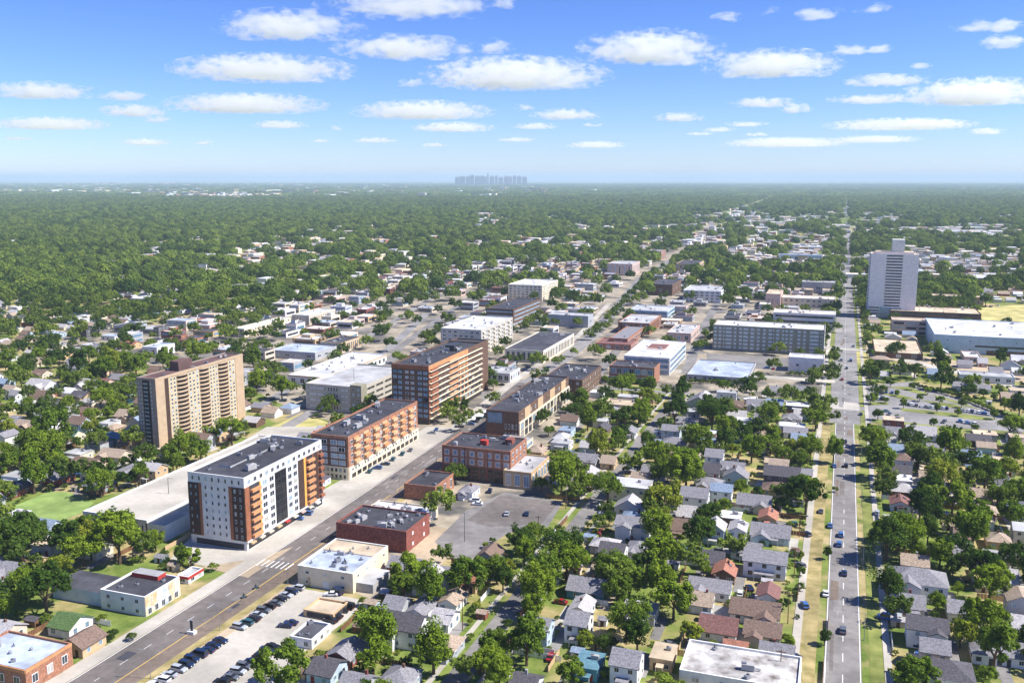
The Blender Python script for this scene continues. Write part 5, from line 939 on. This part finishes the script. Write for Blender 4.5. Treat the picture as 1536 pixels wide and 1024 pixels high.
shed_r = random.Random(77); ns = nf = 0
for _ in range(6000):
    a0, b0 = shed_r.uniform(0, 1536), shed_r.uniform(600, 1020); q = G(a0, b0)
    if inpoly(np.array(q.x), np.array(q.y), townw): continue
    if ns < 90 and free(q.x-2.2, q.x+2.2, q.y-2.2, q.y+2.2):
        w, d = shed_r.uniform(2.4, 4.5), shed_r.uniform(2.2, 3.6); t = thing('garden_shed', (q.x, q.y, 0)); wb, rb = MB(), MB(); wl, rf = shed_r.choice(WH+['timber']*4), shed_r.choice(RH)
        wall_gable(wb, w, d, 2.1, 'x', wl, .4); roof_gable(rb, w, d, 2.1, 'x', rf, over=.25, pitch=.4); wb.build('wall', t); rb.build('roof', t); part(t, 'door', 'S', -d/2, -.5, .5, .05, 1.9, .06, 'door_brown')
        tag(t, None, 'shed', 'garden sheds'); THINGS.append((t, ['%s roofed garden shed' % RN.get(rf, 'grey')], (q.x, q.y))); mark(q.x-1.5, q.x+1.5, q.y-1.5, q.y+1.5); ns += 1
    elif nf < 80:
        L_ = shed_r.uniform(8, 16); al = shed_r.random() < .5
        if free(q.x-(L_/2 if al else .5), q.x+(L_/2 if al else .5), q.y-(.5 if al else L_/2), q.y+(.5 if al else L_/2)):
            t = thing('garden_fence', (q.x, q.y, 0), 0 if al else PI/2); m_ = shed_r.choice(['timber', 'timber', 'frame_white', 'tan_wall']); b = MB(); n = int(L_/.9)
            for k in range(n): b.box(-L_/2+k*L_/n+.03, -L_/2+(k+1)*L_/n-.03, -.03, .03, .1, 1.75, m_)
            b.build('panel', t)
            for k in range(int(L_/2.5)+1): MB().box(-.07, .07, -.1, .1, 0, 1.9, m_).build('post', t, (-L_/2+k*2.5, .05, 0))
            tag(t, None, 'fence', 'garden fences'); THINGS.append((t, ['%s garden fence' % ('white' if m_ == 'frame_white' else 'timber')], (q.x, q.y))); nf += 1
# ------------------------------------------------------------------ vehicles
for nm, c in (('paint_navy', (26, 44, 78)), ('paint_black', (26, 28, 32)), ('paint_blue', (64, 104, 160)), ('paint_white', (226, 228, 230)), ('paint_silver', (168, 174, 180)), ('paint_red', (150, 38, 40)), ('paint_grey', (92, 98, 106)), ('paint_teal', (44, 92, 104))):
    mat('car_'+nm, srgb(*c), .28, .05, 1.5, spec=.6)
W('tyre', 30, 30, 32); W('lamp_glass', 240, 236, 220, rough=.2); W('tail_red', 150, 20, 20, rough=.3)
def car_meshes(kind):
    b = MB(); Lh, wd_ = (2.25, .9) if kind != 'van' else (2.5, .98)
    if kind == 'sedan': low = [(-2.25, .35), (2.25, .35), (2.28, .62), (2.1, .78), (1.05, .92), (-1.45, .95), (-2.2, .88), (-2.27, .6)]; cab = (-1.55, 1.05, -1.0, .35, .92, 1.42)
    elif kind == 'suv': low = [(-2.2, .4), (2.25, .4), (2.28, .7), (2.1, .95), (1.15, 1.06), (-2.1, 1.08), (-2.25, .9), (-2.27, .6)]; cab = (-2.1, 1.15, -1.9, .5, 1.06, 1.72)
    else: low = [(-2.6, .4), (2.5, .4), (2.55, .75), (2.4, 1.0), (1.6, 1.15), (-2.55, 1.2), (-2.62, .9), (-2.62, .6)]; cab = (-2.55, 1.7, -2.5, 1.0, 1.18, 2.05)
    n0 = 0; b.prism(low, -wd_, wd_, 'x', 'car_paint_white')
    b.v = [(y, x, z) if False else (x, y, z) for x, y, z in b.v]
    x0, x1, x2, x3, z0, z1 = cab; wi = wd_*.78
    g = MB(); A = [(-wd_*.93, x0, z0), (wd_*.93, x0, z0), (wd_*.93, x1, z0), (-wd_*.93, x1, z0)]; B_ = [(-wi, x2, z1-.05), (wi, x2, z1-.05), (wi, x3, z1-.05), (-wi, x3, z1-.05)]
    for i in range(4): j = (i+1) % 4; g.face([A[i], A[j], B_[j], B_[i]], 'pane_black')
    # paint roof
    b2 = MB(); b2.mats = list(b.mats); b2.v, b2.f, b2.m = [(p[0], p[1], p[2]) for p in b.v], b.f, b.m
    b2.box(-wi, wi, x2, x3, z1-.05, z1, 'car_paint_white')
    wh = MB(); wh.tube((-.11, 0, 0), (.11, 0, 0), .33, .33, 'tyre', 12); rim_ = MB().tube((-.12, 0, 0), (.12, 0, 0), .18, .18, 'metal_grey', 8)
    hl_ = MB(); hl_.box(-.2, .2, -.06, .06, -.08, .08, 'lamp_glass', bottom=True); tl = MB(); tl.box(-.2, .2, -.05, .05, -.08, .08, 'tail_red', bottom=True)
    global RIM
    RIM = rim_.mesh('rim')
    return b2.mesh('body'), g.mesh('window_glass'), wh.mesh('wheel'), hl_.mesh('headlight'), tl.mesh('tail_light'), Lh, wd_
CARM = {k: car_meshes(k) for k in ('sedan', 'suv', 'van')}
CC = ['navy', 'navy', 'black', 'black', 'blue', 'white', 'silver', 'red', 'grey', 'teal']; cr_ = random.Random(9)
CNAME = {'sedan': 'car', 'suv': 'tall car', 'van': 'van'}; NCAR = 0
def car(x, y, rz, colr=None, kind=None, label=None, detail=True, group='cars in the streets and gardens'):
    global NCAR
    colr = colr or cr_.choice(CC); kind = kind or cr_.choices(['sedan', 'suv', 'van'], [5, 4, .7])[0]; bm, gm, wm, hm, tm, Lh, wd_ = CARM[kind]; NCAR += 1
    root = thing('car', (x, y, .06), rz); bo = obj('body', bm, root); bo.material_slots[0].link = 'OBJECT'; bo.material_slots[0].material = MATS['car_paint_'+colr]; obj('window_glass', gm, root)
    if detail:
        for sx in (-1, 1):
            for sy in (-1.38, 1.38): obj('rim', RIM, obj('wheel', wm, root, (sx*(wd_-.08), sy, .33)))
            obj('headlight', hm, root, (sx*.6, Lh, .68)); obj('tail_light', tm, root, (sx*.6, -Lh-.03 if kind != 'van' else -2.62, .75))
    tag(root, label, 'car', group)
    if not label: THINGS.append((root, ['%s %s' % (colr, CNAME[kind])], (x, y)))
    return root
def row(a, c, step, name, rz, p=.95):
    A, B_ = G(*a), G(*c); n = int((B_-A).length/step); k = 0
    for i in range(n+1):
        if cr_.random() > p: continue
        q = A.lerp(B_, i/max(1, n)); colr = cr_.choice(CC); kind = cr_.choices(['sedan', 'suv', 'van'], [5, 4, .4])[0]
        car(q.x+cr_.uniform(-.3, .3), q.y+cr_.uniform(-.15, .15), rz+cr_.uniform(-.05, .05)+(PI if cr_.random() < .5 else 0), colr, kind, '%s %s, %sfrom the near end of the %s' % (colr, CNAME[kind], ORD[k] or 'first ', name), group='cars in the concrete car park'); k += 1
row((232, 1030), (446, 884), 2.75, 'outer car park row', PI/2+.02, .98)
row((322, 1034), (410, 972), 2.75, 'inner car park row', PI/2+.02, 1)
for (a0, b0) in ((436, 936), (428, 940), (520, 912), (512, 918), (504, 926), (497, 932), (505, 890), (497, 893)): p = G(a0, b0); car(p.x, p.y, PI/2+cr_.uniform(-.3, .3))
for (a0, b0, rz, c) in ((447, 62, 0, 'navy'), (450, 160, 0, 'black'), (443, 590, 0, 'navy'), (438, 820, 0, 'grey'), (403, 160, .1, 'blue'), (387, 400, 0, 'blue'), (430, 437, 0, 'blue'), (423, 475, 0, 'blue'), (370, 672, 0, 'white'), (350, 342, 0, 'grey'), (575, 350, 0, 'silver'),
        (610, 770, 1.4, 'blue'), (663, 768, 0, 'silver'), (730, 880, 1.3, 'navy'), (768, 888, 1.3, 'navy'), (760, 915, 1.5, 'blue'), (690, 990, 1.2, 'blue'), (285, 720, .3, 'blue'), (290, 435, .8, 'navy'), (265, 560, .9, 'grey'), (240, 925, 1.4, 'navy'), (145, 920, 1.4, 'white'), (110, 580, 1.4, 'blue'), (65, 650, .4, 'navy'), (90, 845, .5, 'blue'), ):
    p = G(1100+a0/2.667, 640+b0/2.667); car(p.x, p.y, rz, c)
for (a0, b0) in ((1262, 541), (1276, 542), (1270, 553), (1263, 570), (1273, 473), (1280, 520), (1268, 440)): p = G(a0, b0); car(p.x, p.y, 0, None, None, None, False)
def lot(pts, name, n):
    for k in range(n):
        t = (k+cr_.uniform(-.15, .15))/max(1, n-1)*(len(pts)-1); i = min(int(max(t, 0)), len(pts)-2); f = t-i; a, c = G(*pts[i]), G(*pts[i+1]); q = a.lerp(c, f); colr = cr_.choice(['white', 'white', 'silver', 'navy', 'blue', 'grey'])
        car(q.x, q.y, cr_.uniform(-.1, .1), colr, None, '%s car, %salong the %s row of the station car park' % (colr, ORD[k] or 'first ', name), False, 'cars in the station car park')
lot([(1355, 607), (1395, 612), (1420, 614)], 'middle', 13); lot([(1438, 616), (1482, 622)], 'eastern', 10); lot([(1306, 598), (1330, 600)], 'planted', 7); lot([(1440, 633), (1462, 637)], 'near', 5); lot([(1322, 589), (1345, 591)], 'short', 4); lot([(1290, 622), (1300, 624)], 'entrance', 1)
for (a0, b0) in ((1328, 618), (1334, 622), (1420, 528), (1428, 529), (1433, 528), (1470, 459), (1478, 460), (1486, 461), (1496, 459), (1416, 634)): p = G(a0, b0); car(p.x, p.y, cr_.uniform(0, 3), None, None, None, False)
k = 0
for _ in range(900):     # cars in drives and on the shop car parks
    a0, b0 = cr_.uniform(20, 1500), cr_.uniform(600, 1015); p = G(a0, b0)
    if 690 < a0 < 840 and 735 < b0 < 790: continue
    if free(p.x-2.4, p.x+2.4, p.y-3.2, p.y+3.2) and not inpoly(np.array(p.x), np.array(p.y), townw):
        car(p.x, p.y, cr_.choice([0, PI/2])+cr_.uniform(-.15, .15), None, None, None, b0 > 700); mark(p.x-2, p.x+2, p.y-2.5, p.y+2.5); k += 1
    if k > 75: break
for (a0, b0) in ((655, 645), (648, 650), (700, 622), (718, 628), (712, 633), (725, 626), (706, 637), (731, 621), (590, 690), (578, 697), (566, 703), (555, 708), (604, 682), (616, 676), (460, 772), (447, 779), (470, 765), (740, 566), (752, 578), (786, 556), (792, 551), (800, 545), (806, 540), (712, 752), (716, 757), (735, 738), (790, 772), (760, 772), (775, 545), (890, 520), (1090, 552), (1110, 551), (1150, 553), (1160, 554), (1217, 569), (840, 560), (425, 602), (436, 608), (470, 612), (410, 600)):
    p = G(a0, b0); car(p.x, p.y, cr_.choice([.25, PI/2+.2]), None, None, None, False)
print('cars', NCAR)
# motorcycles with riders on the main street
def motorcycle(px, py, rz, label):
    p = G(px, py); root = thing('motorcycle', (p.x, p.y, .09), rz); b = MB(); b.tube((0, -.7, .35), (0, .7, .35), .16, .12, 'car_paint_teal', 8); b.tube((0, -.5, .75), (0, .35, .8), .2, .16, 'car_paint_teal', 8); b.tube((0, .75, .35), (0, .45, 1.1), .06, .05, 'metal_grey'); b.build('body', root)
    for y in (-.72, .72): w = MB(); w.tube((-.07, 0, 0), (.07, 0, 0), .33, .33, 'tyre', 14); w.build('wheel', root, (0, y, .33))
    h = MB(); h.tube((-.4, .38, 1.12), (.4, .38, 1.12), .04, .04, 'metal_dark'); h.build('handlebar', root); tag(root, label, 'motorcycle', 'motorcycles on the main street')
    rd = MB(); ps = [((0, -.25, .85), (0, -.05, 1.42), .19, .2)]
    for s_ in (-1, 1): ps += [((s_*.12, -.25, .88), (s_*.26, .18, .75), .1, .085), ((s_*.26, .18, .75), (s_*.22, -.05, .35), .08, .05), ((s_*.2, -.03, 1.38), (s_*.34, .12, 1.12), .07, .055), ((s_*.34, .12, 1.12), (s_*.33, .38, 1.14), .05, .04)]
    for a, c, r0, r1 in ps: rd.tube(a, c, r0, r1, 'metal_dark', 8)
    rd.tube((0, -.03, 1.42), (0, .0, 1.56), .08, .08, 'tan_wall', 8); rd.tube((0, -.02, 1.54), (0, .02, 1.68), .12, .13, 'frame_dark', 10); rd.tube((0, .02, 1.68), (0, .02, 1.8), .13, .07, 'frame_dark', 10)
    o = rd.build('person', None, (p.x, p.y, .09)); o.rotation_euler = (0, 0, rz); return tag(o, 'person in dark clothes riding the '+label, 'person')
motorcycle(366, 897, -.6, 'green motorcycle nearer the car park on the main street'); motorcycle(384, 883, -.6, 'green motorcycle farther along the main street')
# street lamps and a pylon sign
lamp_ = MB(); lamp_.cyl(0, 0, 0, .5, .16, .14, 'metal_grey', 8); lamp_.cyl(0, 0, .5, 8, .09, .06, 'metal_grey', 8); arm_ = MB(); arm_.tube((0, 0, 7.9), (-2.2, 0, 8.3), .05, .04, 'metal_grey'); hd_ = MB(); hd_.box(-2.9, -2.1, -.16, .16, 8.22, 8.38, 'metal_grey', bottom=True)
lm_, am_, hm_ = lamp_.mesh('pole'), arm_.mesh('arm'), hd_.mesh('lamp_head')
def street_lamp(px, py, rz, label):
    p = G(px, py); t = thing('street_lamp', (p.x, p.y, 0), rz); obj('pole', lm_, t); obj('arm', am_, t); obj('lamp_head', hm_, t); tag(t, label, 'street lamp', 'street lamps along the streets')
for k, (a0, b0) in enumerate(((226, 1018), (330, 946), (432, 876), (545, 782), (600, 742), (655, 702), (695, 672))): street_lamp(a0, b0, .3, 'grey street lamp on the main street verge, %sfrom the near end' % (ORD[k] or 'first '))
for k, (a0, b0) in enumerate(((1296, 960), (1294, 850), (1292, 760), (1291, 690), (1290, 640), (1300, 575), (1296, 530))): street_lamp(a0, b0, 0, 'grey street lamp beside the avenue, %sfrom the near end' % (ORD[k] or 'first '))
p = G(288, 950); t = thing('pylon_sign', (p.x, p.y, .1)); MB().box(-1.2, 1.2, -.8, .8, 0, .9, 'white_wall').build('base', t); MB().box(-.4, .4, -.15, .15, .9, 4.0, 'metal_dark').build('board', t); MB().box(-.5, .5, -.22, .22, 4.0, 4.2, 'metal_grey').build('cap', t); tag(t, 'dark pylon sign on a white base in the main street verge', 'sign')
b = MB(); p = G(697, 812); b.tube((0, 0, 0), (0, 0, 11), .12, .08, 'metal_dark'); b.tube((-1.4, 0, 10.8), (1.4, 0, 10.8), .1, .1, 'metal_grey'); o = b.build('lamp_pole', None, (p.x, p.y, 0)); tag(o, 'tall twin armed lamp pole on the shop car park', 'lamp pole')
pw_ = MB(); pw_.cyl(0, 0, 0, 10, .16, .11, 'timber', 7); pw_m = pw_.mesh('pole'); cr_m = MB().box(-1.2, 1.2, -.07, .07, 9.2, 9.4, 'timber', bottom=True).mesh('crossarm')
for k in range(9):
    for side_, nm_ in ((RSX-9, 'residential street'), (AVX-15.5, 'avenue')):
        yy = 235+k*36; t = thing('utility_pole', (side_, yy, 0)); obj('pole', pw_m, t); obj('crossarm', cr_m, t); tag(t, 'timber utility pole beside the %s, %sfrom the near end' % (nm_, ORD[k] or 'first '), 'utility pole', 'utility poles along the streets')
# white shade sails and planters by the brick corner block
for k, (a0, b0) in enumerate(((694, 640), (706, 634), (718, 629), (730, 623))):
    p = G(a0, b0); t = thing('market_tent', (p.x, p.y, 0), .3); b = MB(); b.face([(-2.6, -2.6, 2.4), (2.6, -2.6, 2.4), (0, 0, 3.9)], 'white_wall').face([(2.6, -2.6, 2.4), (2.6, 2.6, 2.4), (0, 0, 3.9)], 'white_wall').face([(2.6, 2.6, 2.4), (-2.6, 2.6, 2.4), (0, 0, 3.9)], 'white_wall').face([(-2.6, 2.6, 2.4), (-2.6, -2.6, 2.4), (0, 0, 3.9)], 'white_wall'); b.build('canopy', t)
    for sx in (-1, 1):
        for sy in (-1, 1): MB().cyl(sx*2.5, sy*2.5, 0, 2.4, .06, .06, 'metal_grey', 6).build('leg', t)
    tag(t, 'white peaked market tent on the main street, %sfrom the brick corner block' % (ORD[k] or 'nearest '), 'tent', 'market tents on the main street')
# ------------------------------------------------------------------ skyline
sk_ = [(684, 690, 264), (690, 699, 262.5), (700, 706, 262.8), (706, 712, 259.8), (713, 721, 262), (721, 727, 261.5), (727, 731, 263), (731.5, 733.5, 255.5), (735, 742, 262), (743, 747, 261), (748, 755, 264), (756, 764, 262.2), (764, 768, 262.8), (769, 774, 261.2), (775, 782, 262.5), (783, 790, 263.5)]
for k, (x0, x1, ty) in enumerate(sk_):
    zc = 19000; a = cf*zc+rt*((x0-CX)/F*zc); c = cf*zc+rt*((x1-CX)/F*zc); d = 13000/cf.xy.length if False else None
    gx0, gx1 = (x0-CX)/F*zc, (x1-CX)/F*zc; cx_ = (gx0+gx1)/2; base = Vector((fw.x*zc+rt.x*cx_, fw.y*zc+rt.y*cx_, 0)); h = bis(lambda z: proj(base.x, base.y, z)[1]-(270-(270-ty)*.8), 0, 900); w = (gx1-gx0)
    t = thing('skyline_tower', base, YAW); b = MB(); b.box(-w/2, w/2, -60, 60, 0, h*.93, 'grey_wall').box(-w*.35, w*.35, -16, 16, h*.93, h, 'grey_wall'); b.build('wall', t)
    for q in range(5): part(t, 'window_band', 'S', -60, -w*.45, w*.45, h*(.1+.16*q), h*(.18+.16*q), 1, 'dark_glass')
    tag(t, 'hazy grey tower of the far skyline, %salong its row' % (ORD[k] or 'first '), 'tower', 'towers of the far skyline')
# ------------------------------------------------------------------ clouds
m = bpy.data.materials.new('cloud_vapour'); m.use_nodes = True; nt = m.node_tree; L = nt.links; nt.nodes.remove(nt.nodes['Principled BSDF'])
tc = nn(nt, 'ShaderNodeTexCoord'); ln_ = nn(nt, 'ShaderNodeVectorMath', operation='LENGTH'); sp = nn(nt, 'ShaderNodeSeparateXYZ'); L.new(tc.outputs['Object'], sp.inputs[0]); L.new(tc.outputs['Object'], ln_.inputs[0])
geo = nn(nt, 'ShaderNodeNewGeometry'); mp = nn(nt, 'ShaderNodeMapping'); mp.inputs['Scale'].default_value = (1, 1, 1.9); L.new(geo.outputs['Position'], mp.inputs[0])
no = nn(nt, 'ShaderNodeTexNoise'); no.inputs['Scale'].default_value = .0058; no.inputs['Detail'].default_value = 8; no.inputs['Roughness'].default_value = .66; L.new(mp.outputs[0], no.inputs['Vector'])
def mth(op, a, c=None, cl=False):
    n = nn(nt, 'ShaderNodeMath', operation=op, use_clamp=cl)
    for i, q in enumerate((a, c)):
        if q is None: continue
        if isinstance(q, (int, float)): n.inputs[i].default_value = q
        else: L.new(q, n.inputs[i])
    return n.outputs[0]
f_ = mth('ADD', mth('MULTIPLY', mth('SUBTRACT', 1.0, ln_.outputs['Value']), 1.15), mth('MULTIPLY', mth('SUBTRACT', no.outputs['Fac'], .5), 4.6))
mr = nn(nt, 'ShaderNodeMapRange', interpolation_type='SMOOTHSTEP'); L.new(f_, mr.inputs['Value']); mr.inputs['From Min'].default_value = .30; mr.inputs['From Max'].default_value = .85; mr.inputs['To Max'].default_value = CLOUD_DENS
pv = nn(nt, 'ShaderNodeVolumePrincipled'); pv.inputs['Color'].default_value = (1, 1, 1, 1); pv.inputs['Anisotropy'].default_value = .2; L.new(mr.outputs[0], pv.inputs['Density']); L.new(pv.outputs[0], nt.nodes['Material Output'].inputs['Volume'])
MATS['cloud_vapour'] = m
import bmesh
bm = bmesh.new(); bmesh.ops.create_icosphere(bm, subdivisions=3, radius=1)
for vtx in bm.verts:
    if vtx.co.z < -.45: vtx.co.z = -.45-(vtx.co.z+.45)*-.15
cloud_me = bpy.data.meshes.new('cloud'); bm.to_mesh(cloud_me); bm.free(); cloud_me.materials.append(m)
CL = """435 42 195 40;615 10 240 25;605 74 185 32;742 72 60 22;395 106 240 36;370 158 210 28;420 188 75 12;60 138 140 24;185 145 70 14;200 168 90 18;235 180 40 10;75 187 150 18;775 115 245 46;615 125 42 14;635 168 185 26;680 192 110 14;785 162 30 10;848 173 92 16;803 190 60 10;890 188 30 6;975 76 190 48;1020 92 55 18;1090 27 44 14;1155 18 30 10;1230 22 65 18;1310 14 50 12;1160 100 180 40;1275 76 50 18;1318 74 35 14;1482 40 95 18;1510 64 70 24;1332 122 120 16;1145 155 90 14;1192 164 48 16;1465 142 190 40;1310 150 120 12;1018 177 65 14;895 218 78 10;650 218 34 6;562 211 60 8;775 210 50 7;218 214 66 10;305 215 30 6;25 208 40 5;1350 188 190 16;1120 187 60 8;1080 195 45 8;1180 215 160 14;1400 187 90 12;1482 198 50 10;1135 202 30 6;1050 201 40 5;1310 210 120 10;1380 100 30 8;505 193 20 8;480 212 30 5;760 6 40 14"""
cls = sorted([tuple(float(q) for q in c.split()) for c in CL.split(';')], key=lambda c: c[1]); rowsn = ['topmost', 'second', 'third', 'fourth', 'fifth', 'sixth', 'seventh', 'lowest']; edges = [34, 68, 95, 118, 148, 176, 197, 999]; cnt = {}
for cx_, cy_, w, h in sorted(cls, key=lambda c: c[0]):
    alt = 1500.0; d = cf+rt*((cx_-CX)/F)+cu*((CY-cy_)/F); tt = (alt-H)/d.z; p = d*tt+Vector((0, 0, H)); k_ = tt/F
    o = obj('cloud', cloud_me, None, p, YAW, (w*k_*.62, max(w*k_*.45, 200), h*k_*.68)); ri = next(i for i, e in enumerate(edges) if cy_ < e); cnt[ri] = cnt.get(ri, 0)+1
    tag(o, '%s white cloud, %salong the %s row of clouds over the horizon' % ('long flat' if w/h > 8 else 'broad puffy' if w > 120 else 'small puffy' if w < 60 else 'mid-sized puffy', ORD[cnt[ri]-1] or 'first ', rowsn[ri]), 'cloud', 'fair weather clouds')
# ------------------------------------------------------------------ haze
m = bpy.data.materials.new('haze'); m.use_nodes = True; nt = m.node_tree; nt.nodes.remove(nt.nodes['Principled BSDF']); pv = nt.nodes.new('ShaderNodeVolumePrincipled'); pv.inputs['Color'].default_value = (.66, .83, 1, 1); pv.inputs['Density'].default_value = HAZE
nt.links.new(pv.outputs[0], nt.nodes['Material Output'].inputs['Volume']); MATS['haze'] = m
if HAZE: tag(MB().box(-62000, 62000, -4000, 62000, -1, 290, 'haze', bottom=True).build('haze'), 'pale blue air thickening towards the horizon', 'haze', None, 'stuff')
# ------------------------------------------------------------------ labels from the surroundings
by = {}
for o, pcs, (x, y) in THINGS:
    nm, lx_, ly_ = min(LAND, key=lambda l_: (l_[1]-x)**2+(l_[2]-y)**2); dx, dy = x-lx_, y-ly_; f = dx*fw.x+dy*fw.y; s_ = dx*rt.x+dy*rt.y
    if abs(f) > abs(s_): side = 'behind' if f > 0 else 'in front of'
    else: side = 'on avenue side of' if abs(x-AVX) < abs(lx_-AVX) else 'on far side of'
    by.setdefault((pcs[0], side, nm), []).append(((dx*dx+dy*dy), id(o), o))
for (a, side, nm), l_ in by.items():
    l_.sort(key=lambda t: t[:2])
    for k, (_, _, o) in enumerate(l_): o['label'] = ('%s %s the %s' % (a, side, nm)) if len(l_) == 1 else '%snearest %s %s the %s' % (ORD[min(k, len(ORD)-1)], a, side, nm)
for o, _, _ in THINGS:
    if len(o['label'].split()) > 16: o['label'] = o['label'].replace(' roofed', '')
SKY_TINT = (.66, .725, .98)
# ------------------------------------------------------------------ light
SUN_AZ, SUN_EL = math.radians(80), math.radians(50)
wd = bpy.data.worlds.new('World'); S.world = wd; wd.use_nodes = True; nt = wd.node_tree
sk = nt.nodes.new('ShaderNodeTexSky'); sk.sky_type = 'NISHITA'; sk.sun_disc = False; sk.sun_elevation = SUN_EL; sk.sun_rotation = SUN_AZ; sk.altitude = 100
sk.air_density = 1.0; sk.dust_density = 0.0; sk.ozone_density = 4.0
tn = nt.nodes.new('ShaderNodeMix'); tn.data_type = 'RGBA'; tn.blend_type = 'MULTIPLY'; tn.inputs[0].default_value = 1; tn.inputs[7].default_value = (*SKY_TINT, 1)
nt.links.new(sk.outputs[0], tn.inputs[6]); gm = nt.nodes.new('ShaderNodeGamma'); gm.inputs[1].default_value = 1.4; nt.links.new(tn.outputs[2], gm.inputs[0]); nt.links.new(gm.outputs[0], nt.nodes['Background'].inputs[0]); nt.nodes['Background'].inputs[1].default_value = .05
sl = bpy.data.lights.new('sun', 'SUN'); sl.energy = 4.6; sl.angle = math.radians(.5); sl.color = (1, .96, .9); so = bpy.data.objects.new('sun', sl); S.collection.objects.link(so)
sd = Vector((math.sin(SUN_AZ)*math.cos(SUN_EL), math.cos(SUN_AZ)*math.cos(SUN_EL), math.sin(SUN_EL))); so.rotation_euler = sd.to_track_quat('Z', 'Y').to_euler(); so.location = (0, 0, 400)
S.view_settings.view_transform = 'Standard'; S.view_settings.look = 'None'; S.view_settings.exposure = 0.78; S.view_settings.gamma = 1
S.cycles.volume_bounces = 10; S.cycles.max_bounces = 14; S.cycles.transparent_max_bounces = 16
